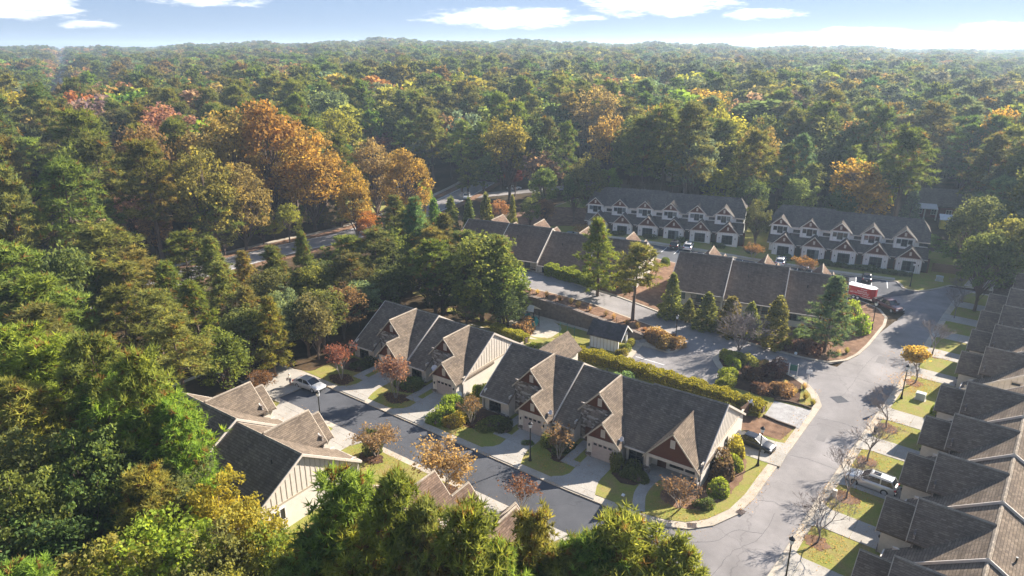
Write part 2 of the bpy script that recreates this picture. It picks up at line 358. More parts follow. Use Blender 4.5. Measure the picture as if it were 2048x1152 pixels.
# ---------------------------------------------------------------- the setting: ground, streets, kerbed lots
ASPHALT = {
 'near_street': ([(-71, 46.3), (-21.5, 46.3), (-21.5, 54.2), (-71, 54.2)], 'asphalt_new', .004),
 'right_street': ([(-26, 26), (-2, 26), (3, 152), (-17, 152), (-17, 136), (-7, 131), (-12.5, 101), (-19, 101), (-19, 93), (-16, 92), (-14.5, 80), (-16.5, 60), (-21.2, 54.5), (-21.2, 46), (-23, 44)], 'asphalt_old', 0),
 'middle_road': ([(-39.6, 82.6), (-24, 82.6), (-19.2, 93), (-18, 93), (-12.7, 103), (-40, 104.5), (-62, 106), (-97, 105.5), (-97, 93.2), (-41.5, 93.2), (-39.6, 93)], 'asphalt_old', .004),
 'parking_lot': ([(-88, 121), (-18, 132.5), (-15, 132.5), (-7, 143), (-7, 152), (-12, 151), (-88, 139.6)], 'asphalt_new', .004),  # dark asphalt here imitates the shade lying over the lot
}
def ground_drop(x, y):
    return any(inside(x, y, p) for p, m, h in ASPHALT.values())
def axis(lo, hi, fine, far_lo, far_hi, extra=()):
    a = list(np.arange(lo, hi+.01, fine)); s = fine; v = hi
    while v < far_hi: s *= 1.17; v += s; a.append(v)
    s = fine; v = lo
    while v > far_lo: s *= 1.17; v -= s; a.append(v)
    return sorted(set([round(float(q), 3) for q in a]+list(extra)))
def build_ground():
    xs = axis(-136, 26, 2, -4300, 2600); ys = axis(16, 170, 2, -600, 4300, (92.4, 92.8))
    m = MB(); W = len(xs)
    for y in ys:
        for x in xs: m.v.append((x, y, T(x, y)+(-.3 if ground_drop(x, y) else .05)))
    for j in range(len(ys)-1):
        for i in range(W-1): a = j*W+i; m.f.append((a, a+1, a+W+1, a+W))
    g = m.build('ground', 'forest_floor', smooth=False); struct(g, 'leaf-strewn forest floor and ground under the whole neighbourhood')
build_ground()
ST = {}
for n_, (p_, m_, h_) in ASPHALT.items(): ST[n_] = struct(drape(n_, p_, m_, h_, 0), {'near_street': 'dark fresh asphalt street in front of the near townhouses', 'right_street': 'pale worn asphalt street curving past the driveways', 'middle_road': 'grey asphalt lane climbing behind the playground', 'parking_lot': 'parking lot before the rear townhouses, asphalt coloured dark for its shade'}[n_])
K1 = [(-84, 53.1), (-21.5, 53.1), (-19.1, 53.6), (-17.1, 54.5), (-15.3, 56.4), (-13.9, 59.4), (-13.3, 63), (-13.1, 67.2), (-12.5, 75), (-12.1, 82), (-11.8, 87.5), (-12.9, 90.4), (-14.6, 92.8), (-16.3, 94.1), (-17.8, 94.8),
      (-20.8, 95.9), (-23.2, 96.3), (-26, 96.1), (-27.4, 95.4), (-28.2, 94), (-28.1, 92.5), (-26.7, 90.6), (-24.9, 89.3), (-24, 86.5), (-24.6, 84), (-26, 83.3), (-37.5, 83.3), (-38.2, 85.8), (-38.8, 91.3), (-38.8, 92.3), (-66, 92.3), (-84, 92.3)]
K1B = [(-38.8, 92.3), (-38.7, 91.3), (-34.5, 91.0), (-33.6, 91.7), (-33.1, 93.2), (-33.7, 94.9), (-35.2, 96.2), (-37.9, 97.0), (-45.1, 96.9), (-50.6, 97.2), (-56.7, 96.8), (-61.6, 96.2), (-70, 96), (-84, 96), (-84, 92.95), (-66, 92.95), (-41, 92.95), (-38.8, 92.95)]
K2 = [(-99, 105), (-70, 104.6), (-56.3, 103), (-48.4, 103.2), (-41.1, 102.7), (-33.5, 101.8), (-23, 100.8), (-17.2, 100.9), (-13.8, 101.6), (-11.7, 104), (-10.6, 107.3), (-9.9, 112), (-9, 122.4), (-9.2, 126.4), (-10.9, 130.4), (-14, 132.9), (-18, 134), (-50, 129.6), (-88, 123.5), (-99, 122)]
K3 = [(-91, 138), (-60, 142.4), (-21.7, 147.4), (-10.6, 149.1), (-9.8, 147.5), (-9.2, 145.6), (-8.2, 144.9), (-6.4, 144.9), (-4.6, 147), (-3.2, 149.3), (-1.5, 152.4), (4, 153.4), (34, 155), (34, 178), (-100, 178), (-100, 137)]
K4 = [(-10.9, 22), (-9.1, 52.7), (-8.7, 57), (-8, 66.4), (-7.2, 74.2), (-6.3, 83.3), (-4.7, 98.1), (-3.2, 113.8), (-1.6, 133), (0, 147.3), (1.2, 150.5), (32, 151), (32, 22)]
K5 = [(-84, 47.3), (-84, 8), (-11.2, 8), (-11.2, 36), (-17, 40.5), (-20.6, 42.6), (-22.8, 44.8), (-25.5, 46.7), (-29, 47.3)]
def block(name, poly, base, label, ins=.9, cover='lawn', cl=None):
    """kerbed lot: concrete kerb slab with a ground cover inside it"""
    k = struct(drape(name+'_kerb', poly, 'concrete', .12, .3, None, 3, 1.2), 'pale concrete kerb and walk around '+label)
    o = struct(drape(name, offset(poly, ins), cover, .15, .1, None, 3, 1.2), cl or label)
    return k, o
block('front_lawn', K1, 0, 'the near townhouse lots', 1.0, 'lawn', 'patchy lawn around the near townhouses')
block('wall_top_bed', K1B, 0, 'the bed above the retaining wall', .35, 'pine_straw', 'pine straw bed along the top of the retaining wall')
block('middle_lot', K2, 0, 'the middle townhouse lots', .45, 'pine_straw', 'pine straw ground around the middle townhouses')
block('rear_lot', K3, 0, 'the rear townhouse lots', .45, 'lawn', 'shaded lawn around the rear townhouses')
block('right_lawn', K4, 0, 'the right row of townhouses', .95, 'lawn', 'sunny lawns along the right row of driveways')
block('south_lawn', K5, 0, 'the lots south of the near street', .8, 'lawn', 'lawns of the lots south of the near street')
def patch(name, poly, mat, h, label=None, smooth=False, skirt=.08):
    if smooth:
        poly = smooth_line(list(poly)+[poly[0]], 9)[:-1]; poly = [(x+random.uniform(-.13, .13), y+random.uniform(-.13, .13)) for x, y in poly]
    return struct(drape(name, poly, mat, h, skirt, None, 2, .8), label)
# beds of pine straw and mulch
patch('woodland_floor', [(-83, 54.3), (-72.8, 54.3), (-72.4, 62), (-72.6, 79.5), (-66, 81), (-64, 91.2), (-83, 91.2)], 'forest_floor', .168, 'leaf-strewn woodland floor at the end of the near row', True)
patch('woodland_floor', [(-83, 46), (-71.5, 46), (-70.5, 30), (-70, 12), (-83, 12)], 'forest_floor', .168, 'leaf-strewn woodland floor south of the street end', True)
patch('pine_straw_bed', [(-21.5, 61.4), (-21.5, 57.8), (-19.3, 56.9), (-16.8, 58.6), (-15.6, 62), (-15.4, 66), (-16.4, 70), (-19, 70.5), (-19, 61.4)], 'pine_straw', .165, 'pine straw bed wrapping the corner house', True)
patch('landscape_island', offset(K1[12:25]+[(-24.3, 85.0), (-13.2, 85.0)], .9), 'mulch_dark', .165, 'dark mulched island of shrubs at the street junction')
patch('gravel_pad', [(-17.2, 80.6), (-12.9, 79.8), (-12.6, 85.4), (-17.2, 85.2)], 'gravel_grey', .17, 'grey gravel pad beside the hedge')
patch('bare_soil', [(-19, 75.6), (-14, 75.9), (-13.4, 79.4), (-17, 80.3), (-19.5, 79)], 'pine_straw', .165, 'bare sandy soil between the gravel pad and driveway')
patch('playground_surface', [(-57, 84), (-54, 82.8), (-52.4, 84.6), (-51.9, 87.5), (-53, 90.3), (-56.5, 91.4), (-60, 90.6), (-61, 87), (-59.5, 84.6)], 'play_sand', .17, 'pale sandy playground surface by the retaining wall', True)
for k_, (x0_, l_) in enumerate(((-62.7, -8.0), (-52.9, -7.3), (-38.75, -8.4), (-29.4, -6.9))):
    patch('mulch_bed', [(x0_+l_, 61.2), (x0_+l_, 58.6), (x0_+l_+1.6, 57.8), (x0_-4.4, 58.2), (x0_-3.7, 58.8), (x0_-3.7, 61.2)], 'mulch_dark', .165, 'dark mulch bed under a front window of the near row')
patch('mulch_bed', [(-27.4, 61.2), (-27.4, 58.4), (-25.8, 57.4), (-24.4, 57.8), (-23.7, 59), (-23.7, 61.2)], 'mulch_dark', .165, 'dark mulch bed beside the porch walk')
for k_, (x_, y_, r_) in enumerate(((-66.9, 55.6, 1.9), (-57.5, 56.4, 1.8), (-45.9, 57.2, 1.3), (-33.5, 57.5, 1.1), (-50.5, 45.0, 1.6), (-39.9, 44.9, 2.2))):
    patch('mulch_ring', [(x_+r_*math.cos(t)*random.uniform(.8, 1.15), y_+.75*r_*math.sin(t)*random.uniform(.8, 1.15)) for t in np.linspace(0, 2*PI, 12)[:-1]], 'mulch_dark', .172, 'mulch ring under a small street tree', True)
for k_, p_ in enumerate(((-6.49, 59.47), (-5.56, 68.38), (-4.89, 76.86), (-4.04, 86.15), (-2.63, 101.51), (-1.56, 113.36), (0.20, 132.78), (0.96, 142.17))):
    patch('bare_ring', [(p_[0]+1.25*math.cos(t)*random.uniform(.7, 1.2), p_[1]+1.15*math.sin(t)*random.uniform(.7, 1.2)) for t in np.linspace(0, 2*PI, 12)[:-1]], 'pine_straw', .166, 'bare straw-strewn soil round a street tree of the right row', True)
# driveways, walks
def clip(poly, ax, lo, hi):
    for s_, v in ((1, lo), (-1, hi)):
        out = []
        for i in range(len(poly)):
            a, b = poly[i], poly[(i+1) % len(poly)]; da = (a[ax]-v)*s_; db = (b[ax]-v)*s_
            if da >= 0: out.append(a)
            if (da >= 0) != (db >= 0): t = da/(da-db); out.append((a[0]+(b[0]-a[0])*t, a[1]+(b[1]-a[1])*t))
        poly = out
        if len(poly) < 3: return []
    return poly
def driveway(poly, label, cuts, xf=None, mat='concrete_drive', name='driveway', h=.185):
    """concrete drive of separate panels with open joints between them"""
    d = put(name, None); struct(d, label)
    for a, b in zip(cuts[:-1], cuts[1:]):
        q = clip(poly, 1, a+.012, b-.012)
        if len(q) >= 3:
            if xf: q = [xf(p) for p in q]
            drape('panel', q, mat, h, .1, d, 2, 1)
    return d
for x0_, y0_, lb_ in ((-62.7, 60.6, 'driveway of the near townhouse at the wooded end'), (-52.9, 60.6, 'driveway beside the cream end wall'), (-38.75, 60, 'driveway behind the near lamp post'), (-29.4, 60, 'driveway nearest the corner house')):
    driveway([(x0_-1.75, y0_), (x0_-1.75, 57), (x0_-1.7, 55.8), (x0_-2.1, 54.9), (x0_-2.9, 54.25), (x0_-3.2, 53.3), (x0_+2.6, 53.3), (x0_+2.2, 54.4), (x0_+1.8, 55.4), (x0_+1.55, 56.6), (x0_+1.55, y0_)], 'concrete '+lb_, (53.3, 54.3, 57.2, y0_))
    driveway([(x0_-3.7, y0_+2.4), (x0_-3.7, 57.1), (x0_-1.8, 57.1), (x0_-1.8, 58.2), (x0_-2.6, 58.2), (x0_-2.6, y0_+2.4)], 'concrete front walk at a garage of the near row', (57, 58.2, 59.6, 61, 62.9), name='front_walk')
def curved_walk():
    l = smooth_line([(-23.2, 60.6), (-23.4, 58.6), (-23.2, 56.6), (-22.2, 54.2)], 4); d = struct(put('front_walk', None), 'curved concrete walk to the porch of the corner house')
    for i in range(0, 12, 3): ribbon('panel', l[i:i+4], 1.25, 'concrete_drive', .185, .1, d)
curved_walk()
driveway([(-19.6, 70.6), (-14.8, 70.2), (-12.6, 70.2), (-12.6, 75.6), (-14.4, 75.2), (-19.6, 75.2)], 'wide concrete driveway under the dark parked sedan', (70, 73, 76))
RA = math.radians(-95)
def r4(o):     # local (x right, y back) of a right-row house to world
    c, s = math.cos(RA), math.sin(RA); return lambda p: (o[0]+p[0]*c-p[1]*s, o[1]+p[0]*s+p[1]*c)
B4O = [(-1.5+.087*(y-63.3), y) for y in (45.5, 54.45, 63.3, 71.95, 80.75, 89.5)]
B4P = [(2.28+.087*(y-105.1), y) for y in (105.1, 114.1, 123.0, 131.9, 140.8)]
for k_, o_ in enumerate(B4O+B4P):
    driveway([(-1.7, 0), (-1.7, -5.0), (-2.3, -6.15), (2.3, -6.15), (1.7, -5.0), (1.7, 0)], 'concrete driveway number of the right row', (-6.15, -4.9, -2.5, 0), r4(o_))['label'] = 'concrete driveway of the right row, '+('nearest the camera', 'second', 'third', 'fourth', 'fifth', 'sixth', 'seventh', 'eighth', 'ninth', 'tenth', 'eleventh')[k_]+(' from the near end' if k_ else '')
for x0_, lb_ in ((-65.8, 'farthest'), (-55.9, 'second'), (-34.7, 'third'), (-28.9, 'nearest')):
    driveway([(x0_-1.7, 42.3), (x0_+1.7, 42.3), (x0_+1.8, 45), (x0_+2.6, 46.6), (x0_+2.8, 47.2), (x0_-2.8, 47.2), (x0_-2.5, 46.5), (x0_-1.8, 45)], 'concrete driveway south of the near street, '+lb_, (42.3, 44.6, 46.3, 47.2))
patch('street_end_pad', [(-77, 46.8), (-69.6, 46.8), (-69.0, 53.6), (-77, 53.6)], 'concrete_drive', .185, 'concrete pad at the wooded end of the near street')  # darker drive concrete stands in for tree shade on the pad
patch('parking_walk', [(-40.2, 84.2), (-38.15, 83.4), (-38.75, 91.35), (-34.5, 91.05), (-34.4, 92.0), (-39.6, 92.25), (-40.2, 90)], 'concrete', .168, 'concrete walk round the corner parking stall')
patch('rear_parking_walk', [(-80, 140.3), (-60, 143.0), (-21.7, 147.9), (-10.9, 149.7), (-11.1, 151.2), (-21.9, 149.4), (-60, 144.6), (-80, 141.9)], 'concrete', .168, 'concrete walk between parking stalls and rear townhouses')
patch('far_drive', [(.5, 153.6), (9, 154.2), (9.5, 161), (1.5, 160.2)], 'concrete', .168, 'grey concrete drive at the far end of the street')
# painted stall lines
def line(a, b, w=.12, h=.012): return struct(ribbon('parking_line', [a, b], w, 'paint_line', h, .004), 'white painted parking stall line')
for k_ in range(17):
    x = -12.2-2.75*k_; y = 148.75-.148*2.75*k_; line((x, y), (x+.72, y-4.8))
line((-38.0, 87.2), (-33.4, 87.2))
ribbon('utility_cut', [(-10.9, 90.2), (-9.7, 91.4)], 1.7, 'asphalt_new', .006, .004)['kind'] = 'structure'
def crack(pts):
    r2 = random.Random(len(pts)+int(pts[0][0]*7)); l = smooth_line(pts, 7); l = [(x+r2.uniform(-.09, .09), y+r2.uniform(-.09, .09)) for x, y in l]
    struct(ribbon('road_crack', l, .022, 'metal_black', .009, .003), 'thin dark crack line across the worn street')
for c_ in ([(-13.0, 63), (-11.5, 63.6), (-9.9, 63.3), (-8.4, 64)], [(-12.4, 73.4), (-10.5, 73.8), (-7.4, 73.4)], [(-17, 52.5), (-14.5, 54.4), (-13.4, 57), (-11, 58)], [(-14, 47), (-13.2, 50), (-12.6, 54), (-11.2, 57), (-10.9, 62)], [(-11.8, 84), (-9.5, 84.5), (-6.6, 84.2)], [(-10.2, 92), (-9.6, 97), (-9.4, 103), (-8.2, 110)], [(-18, 98), (-14, 97.5), (-10, 98.6), (-5.2, 98.2)], [(-30, 97.8), (-25, 98.6), (-20, 98.3)], [(-34, 86.5), (-31, 90), (-29.5, 95), (-30.5, 100)]): crack(c_)
for x_, y_, w_, l_ in ((-10.2, 78.6, 1.0, 3.6), (-7.6, 106, 1.2, 2.8)): struct(ribbon('asphalt_patch', [(x_, y_), (x_+.1, y_+l_)], w_, 'asphalt_patch', .007, .003), 'slightly darker repair patch in the worn street')
# main road through the wood
MAIN = smooth_line([(-112, 20), (-121, 42), (-125.2, 59), (-126, 80), (-124.5, 95), (-122.3, 106), (-123.8, 127), (-131.5, 158), (-140, 185)], 5)
struct(ribbon('main_road', MAIN, 8.4, 'asphalt_old', .16, .3), 'grey two-lane main road running through the wood')
struct(ribbon('road_verge', MAIN, 2.6, 'pine_straw', .19, .3, None, 5.6), 'tan sandy verge along the far side of the main road')
struct(ribbon('road_verge', MAIN, 2.2, 'pine_straw', .19, .3, None, -5.4), 'tan sandy verge along the near side of the main road')
struct(ribbon('main_sidewalk', MAIN, 1.5, 'concrete', .21, .3, None, 7.7), 'pale pavement beside the main road')
for o_, l_ in ((3.7, 'white edge line on the far side of the main road'), (-3.7, 'white edge line on the near side of the main road')): struct(ribbon('edge_line', MAIN, .16, 'paint_line', .166, .004, None, o_), l_)
SIDE = smooth_line([(-126, 140), (-136, 146), (-150, 158), (-170, 166)], 5)
struct(ribbon('side_road', SIDE, 6, 'concrete', .15, .3), 'pale side road leaving the main road')
BACK = smooth_line([(-131, 160), (-121, 178), (-110, 196), (-104, 206)], 5)
struct(ribbon('back_street', BACK, 6, 'asphalt_old', .15, .3), 'back street between pines behind the rear townhouses')
patch('side_yard', [(-152, 148), (-140, 138), (-134, 128), (-150, 128), (-165, 140)], 'lawn', .12, 'bright lawn by the side road')
patch('rear_clearing', [(-84, 146), (-80, 150), (-84, 166), (-104, 160), (-98, 140)], 'pine_straw', .17, 'pine straw clearing beside the rear townhouses', True)
RAIL = [(-322, 132), (-432, 180), (-606, 255), (-1019, 434), (-1753, 752), (-2763, 1189)]
struct(ribbon('straight_road', RAIL, 6, 'asphalt_old', .3, 2), 'long straight road cutting through the distant wood')
# iron drain grates and covers
def grate(x, y, rz, lb):
    m = MB()
    for k in range(7): m.box(-.45+.13*k, -.38+.13*k, -.28, .28, 0, .03)
    m.box(-.5, .5, -.33, -.28, 0, .03).box(-.5, .5, .28, .33, 0, .03)
    tag(m.build('drain_grate', 'iron_grate', None, (x, y, T(x, y)+.125), rz), lb, 'drain')
grate(-13.75, 60.0, 1.3, 'rusty drain grate in the kerb of the corner lawn facing the right street'); grate(-17.0, 55.2, .5, 'rusty drain grate in the kerb at the corner walk')
tag(MB().lathe([(.42, 0), (.42, .02), (.36, .025)], 16).build('manhole_cover', 'iron_grate', None, (-20.3, 46.6, .006)), 'round iron manhole cover in the street at the lower edge', 'manhole')

# ---------------------------------------------------------------- retaining wall of stacked blocks
def retaining_wall():
    t = thing('retaining_wall', 'brown stacked block retaining wall behind the playground', 'wall', (0, 0, 0))
    m = MB(); core = MB(); y0 = 92.25
    n = 0
    for k in range(64):
        x = -67+k*.45
        if x > -39.4: break
        zt = max(T(x, 93.3), T(x, 92.0)+.2); zb = T(x, 91.9)+.1
        core.box(x-.225, x+.225, y0+.12, y0+.7, zb-.3, zt+.1)
        r = 0
        while zb+r*.2 < zt+.05:
            dx = .225 if r % 2 else 0; j = random.uniform(-.03, .03)
            m.box(x-.215+dx, x+.215+dx, y0-.02+.02*r+j, y0+.25+.02*r, zb+r*.2+.012, zb+r*.2+.2); r += 1
    b = m.build('block', 'stone_block', t); b['kind'] = 'stuff'
    core.build('core', 'stone_block', t)
    cap = MB()
    for k in range(61):
        x = -67+k*.45; zt = max(T(x, 93.3), T(x, 92.0)+.2)
        cap.box(x-.22, x+.22, y0+.1, y0+.75, zt+.1, zt+.2)
    cap.build('cap', 'stone_block', t)
    f = thing('wire_fence', 'low thin wire fence along the top of the retaining wall', 'fence', (0, 0, 0))
    for k in range(11):
        x = -65+k*2.3; MB().bar((x, 93.1, T(x, 93.3)+.1), (x, 93.1, T(x, 93.3)+1.25), .05).build('post', 'fence_wood', f)
    for zz in (.5, .85, 1.2):
        MB().tube([(-65+k*2.3, 93.1, T(-65+k*2.3, 93.3)+zz) for k in range(11)], [.012]*11, 4).build('rail', 'metal_black', f)
retaining_wall()
def timber_edge(pts, lb):
    m = MB()
    t = thing('timber_edging', lb, 'edging')
    for a, b in zip(pts[:-1], pts[1:]): MB().bar((*a, T(*a)+.25), (*b, T(*b)+.25), .16, .3).build('timber', 'timber', t)
timber_edge([(-17.3, 85.3), (-15.6, 85.9), (-13.9, 85.9), (-12.7, 85.6)], 'low timber edging at the far side of the gravel pad')
timber_edge([(-17.3, 80.4), (-15.4, 79.9), (-13.2, 79.6)], 'low timber edging at the near side of the gravel pad')

# ---------------------------------------------------------------- buildings
MESH = {}
def cached(key, fn):
    if key not in MESH: MESH[key] = fn()
    return MESH[key]
def window(parent, loc, w, h, cols=2, rows=2, rz=0, frame='frame_dark', pane='pane_dark', name='window', pale=(), t=.09):
    """framed window facing local -y, origin at the middle of its sill; every pane a mesh of its own"""
    def fr():
        m = MB(); m.box(-w/2-t, w/2+t, -.07, .05, -t, 0).box(-w/2-t, w/2+t, -.07, .05, h, h+t).box(-w/2-t, -w/2, -.07, .05, 0, h).box(w/2, w/2+t, -.07, .05, 0, h)
        for k in range(1, cols): x = -w/2+w*k/cols; m.box(x-.045, x+.045, -.06, .04, 0, h)
        for k in range(1, rows): z = h*k/rows; m.box(-w/2, w/2, -.055, .035, z-.035, z+.035)
        return m.mesh('window_frame', frame)
    o = put(name, cached(('win', w, h, cols, rows, frame, t), fr), parent, loc, rz)
    pw = w/cols; ph = h/rows
    for i in range(cols):
        for j in range(rows):
            mat = 'pane_pale' if (i, j) in pale else pane
            put('pane', cached(('pane', pw, ph, mat), lambda: MB().box(-pw/2, pw/2, -.015, .01, 0, ph).mesh('pane', mat)), o, (-w/2+pw*(i+.5), 0, ph*j))
    return o
PG = 1.1                                       # pitch of the steep front gables
RIDGE, EAVE, BACK_EAVE = 7.0, 2.4, 2.2
RY, EY, BY = 7.9, .8, 15.7
def zf(y): return EAVE+(RIDGE-EAVE)/(RY-EY)*(y-EY)
def zb(y): return RIDGE-(RIDGE-BACK_EAVE)/(BY-RY)*(y-RY)
def unit_roofs(b, off, mx, Lx, Rx, sh, simple=False, rakes_at=(1, 1)):
    D = (0, 0, -.2)
    def main():
        m = MB()
        if simple: m.slab([(Lx, EY, EAVE), (Rx, EY, EAVE), (Rx, RY, RIDGE), (Lx, RY, RIDGE)], D)
        else: m.slab([(Lx, EY, zf(EY)), (-4.1, EY, zf(EY)), (-4.1, 2.75, zf(2.75)), (-.2, 2.75, zf(2.75)), (-.2, EY, zf(EY)), (Rx, EY, zf(EY)), (Rx, RY, RIDGE), (Lx, RY, RIDGE)], D)
        m.slab([(Lx, RY, RIDGE), (Rx, RY, RIDGE), (Rx, BY, BACK_EAVE), (Lx, BY, BACK_EAVE)], D)
        return m.mesh('roof', sh, mx=mx)
    r = put('roof', cached(('main', mx, Lx, Rx, sh, simple), main), b, off)
    def cap():
        return MB().slab([(Lx, RY-.16, RIDGE-.05), (Lx, RY, RIDGE+.06), (Lx, RY+.16, RIDGE-.05)], (Rx-Lx, 0, 0)).mesh('ridge_cap', 'shingle_cap_sunlit', mx=mx)
    put('ridge_cap', cached(('cap', mx, Lx, Rx, sh), cap), r)
    for x, on in ((Lx-.06, rakes_at[0]), (Rx-.04, rakes_at[1])):
        if not on: continue
        put('rake_board', cached(('rakef', mx, x), lambda: MB().slab([(x, EY-.02, zf(EY)+.03), (x, EY-.02, zf(EY)-.26), (x, RY, RIDGE-.26), (x, RY, RIDGE+.03)], (.1, 0, 0)).mesh('rake_board', 'trim_cream', mx=mx)), r)
        put('rake_board', cached(('rakeb', mx, x), lambda: MB().slab([(x, RY, RIDGE+.03), (x, RY, RIDGE-.26), (x, BY+.02, BACK_EAVE-.26), (x, BY+.02, BACK_EAVE+.03)], (.1, 0, 0)).mesh('rake_board', 'trim_cream', mx=mx)), r)
    put('gutter', cached(('gutf', mx, Lx, Rx, simple), lambda: MB().box(Lx, -4.1 if not simple else Rx, EY-.12, EY, EAVE-.2, EAVE-.04).mesh('gutter', 'trim_cream', mx=mx)), r)
    put('gutter', cached(('gutb', mx, Lx, Rx), lambda: MB().box(Lx, Rx, BY, BY+.12, BACK_EAVE-.2, BACK_EAVE-.04).mesh('gutter', 'trim_cream', mx=mx)), r)
    return r
def rake_side(xp, zp, xe, y, w=.24, d=.06, pg=PG):
    """one sloping board of a gable front, from the peak to the eave tip"""
    ze = zp-pg*abs(xe-xp); return MB().slab([(xe, y, ze-.015), (xe, y, ze-w), (xp, y, zp-w), (xp, y, zp-.015)], (0, d, 0))
def side_wall(b, off, mx, x, facing, z0=-.6, label=None):
    """cream end wall with board and batten gable; facing +1 looks to local +x before mirroring"""
    f = facing
    def low(): return MB().box(min(x, x-f*.15), max(x, x-f*.15), 1.2, 15.2, z0, 2.95).mesh('end_wall', 'siding_cream', mx=mx)
    def up():
        return MB().slab([(x+f*.01, 1.25, 2.95), (x+f*.01, 15.15, 2.95), (x+f*.01, 14.1, zb(14.1)-.2), (x+f*.01, RY, RIDGE-.22), (x+f*.01, 2.2, zf(2.2)-.2)], (-f*.14, 0, 0)).mesh('gable_wall', 'siding_board', mx=mx)
    w = put('end_wall', cached(('ew', mx, x, f, z0), low), b, off); g = put('gable_wall', cached(('gw', mx, x, f), up), w)
    put('band', cached(('band', mx, x, f), lambda: MB().box(min(x, x+f*.06), max(x, x+f*.06), 1.2, 15.2, 2.85, 3.02).mesh('band', 'trim_tan', mx=mx)), w)
    bm_ = cached('batten', lambda: MB().box(-.03, .03, -.035, .035, 0, 1).mesh('batten', 'batten_tan'))
    for k in range(24):
        y = 1.7+k*.58
        h = (zf(y) if y < RY else zb(y))-.25-3.02
        if y < 15 and h > .15: put('batten', bm_, g, (mx*(x+f*.008), y, 3.02), 0, (1, 1, h))
    return w
def unit(b, off, mx=1, Lx=-7.0, Rx=2.35, sh='shingle_weathered', ends=(0, 0), rear=False, z0=-.5, blinds=(), rk_at=(1, 1)):
    """one townhouse: forward garage gable, upper stone gable, window wing; origin at the foot of the garage front"""
    r = unit_roofs(b, off, mx, Lx, Rx, sh, rakes_at=rk_at)
    def P(name, mat, fn, parent=b, key=None, smooth=False):
        return put(name, cached((name, mat, key, mx, Lx, Rx, z0), lambda: fn(MB()).mesh(name, mat, smooth, mx)), parent, off if parent is b else (0, 0, 0))
    xu, zu, xl, zl = -1.85, 7.2, 0, 5.165; D = (0, 0, -.16); e = Rx
    def big(m): return m.slab([(xu, 2.25, zu), (0, 2.25, zl), (0, -.4, zl), (e, -.4, zl-PG*e), (e, 7.9, zl-PG*e), (xu, 7.9, zu)], D)
    def upl(m): return m.slab([(-4.45, 2.25, zu-PG*2.6), (xu, 2.25, zu), (xu, 7.9, zu), (-4.45, 7.9, zu-PG*2.6)], D)
    def lol(m): return m.slab([(-2.2, -.4, zl-PG*2.2), (0, -.4, zl), (0, 2.7, zl), (-2.2, 2.7, zl-PG*2.2)], D)
    g = P('gable_roof', sh, big, key='big'); P('upper_slope', sh, upl, g); P('lower_slope', sh, lol, g)
    P('ridge_cap', 'shingle_cap_sunlit', lambda m: m.slab([(xu-.14, 2.2, zu-.08), (xu, 2.2, zu+.06), (xu+.14, 2.2, zu-.08)], (0, 5.6, 0)).slab([(-.14, -.42, zl-.08), (0, -.42, zl+.06), (.14, -.42, zl-.08)], (0, 2.6, 0)), g, 'g')
    for q, (xp, zp, xe, yy) in enumerate(((xl, zl, -2.25, -.47), (xl, zl, e+.02, -.47), (xu, zu, -4.5, 2.18), (xu, zu, -.05, 2.18))):
        P('rake_board', 'trim_tan', lambda m: rake_side(xp, zp, xe, yy), g, q)
    # walls
    P('garage_wall', 'siding_board', lambda m: m.box(-1.95, -1.32, -.02, .14, z0, 2.75).box(1.32, 2.0, -.02, .14, z0, 2.75).box(-1.32, 1.32, -.02, .14, 2.2, 2.75).box(-1.95, -1.8, .14, 2.75, z0, 2.75).box(1.85, 2.0, .14, 2.75, z0, 2.75))
    P('gable_panel', 'shake_brown', lambda m: m.slab([(-2.1, .02, 2.78), (2.1, .02, 2.78), (0, .02, zl-.2)], (0, .12, 0)), key='low')
    P('band', 'trim_cream', lambda m: m.box(-2.0, 2.05, -.06, .02, 2.62, 2.8))
    bt = cached('short_batten', lambda: MB().box(-.035, .035, -.03, .03, 0, .42).mesh('batten', 'trim_cream'))
    for k in range(6): put('batten', bt, b, (off[0]+mx*(-1.2+k*.48), off[1]-.03, off[2]+2.2))
    P('stone_wall', 'stone_veneer', lambda m: m.box(-4.3, .1, 2.6, 2.76, z0, 5.05).slab([(-3.9, 2.6, 5.0), (-.05, 2.6, 5.0), (-.05, 2.6, 5.2), (-3.7, 2.6, 5.2)], (0, .15, 0)))
    P('gable_panel', 'shake_brown', lambda m: m.slab([(-3.6, 2.58, 5.05), (-.1, 2.58, 5.05), (xu, 2.58, zu-.2)], (0, .14, 0)), key='up')
    vent = cached('vent', lambda: MB().box(-.26, .26, -.06, .02, 0, .95).mesh('gable_vent', 'trim_cream'))
    slat = cached('slat', lambda: MB().box(-.2, .2, -.085, -.06, 0, .05).mesh('slat', 'batten_tan'))
    for x, y, z in ((0, 0, 3.15), (xu, 2.57, 5.3)):
        v = put('gable_vent', vent, b, (off[0]+mx*x, off[1]+y, off[2]+z))
        for k in range(6): put('slat', slat, v, (0, 0, .1+k*.13))
    # garage door
    d = P('garage_door', 'door_beige', lambda m: m.box(-1.32, 1.32, .04, .1, -.1, 2.2))
    pn = cached('lite', lambda: MB().box(-.2, .2, -.02, .02, 0, .26).mesh('pane', 'pane_dark')); seam = cached('seam', lambda: MB().box(-1.3, 1.3, -.012, .012, 0, .025).mesh('seam', 'trim_tan'))
    for k in range(4): put('pane', pn, d, (mx*(-.93+.62*k), .035, 1.82))
    for k in range(3): put('seam', seam, d, (0, .035, .45+.5*k))
    for q, (xa, xb) in enumerate(((-2.05, -1.36), (1.36, 2.1))): P('stone_base', 'stone_veneer', lambda m: m.box(xa, xb, -.12, -.02, z0, .75), key=q)
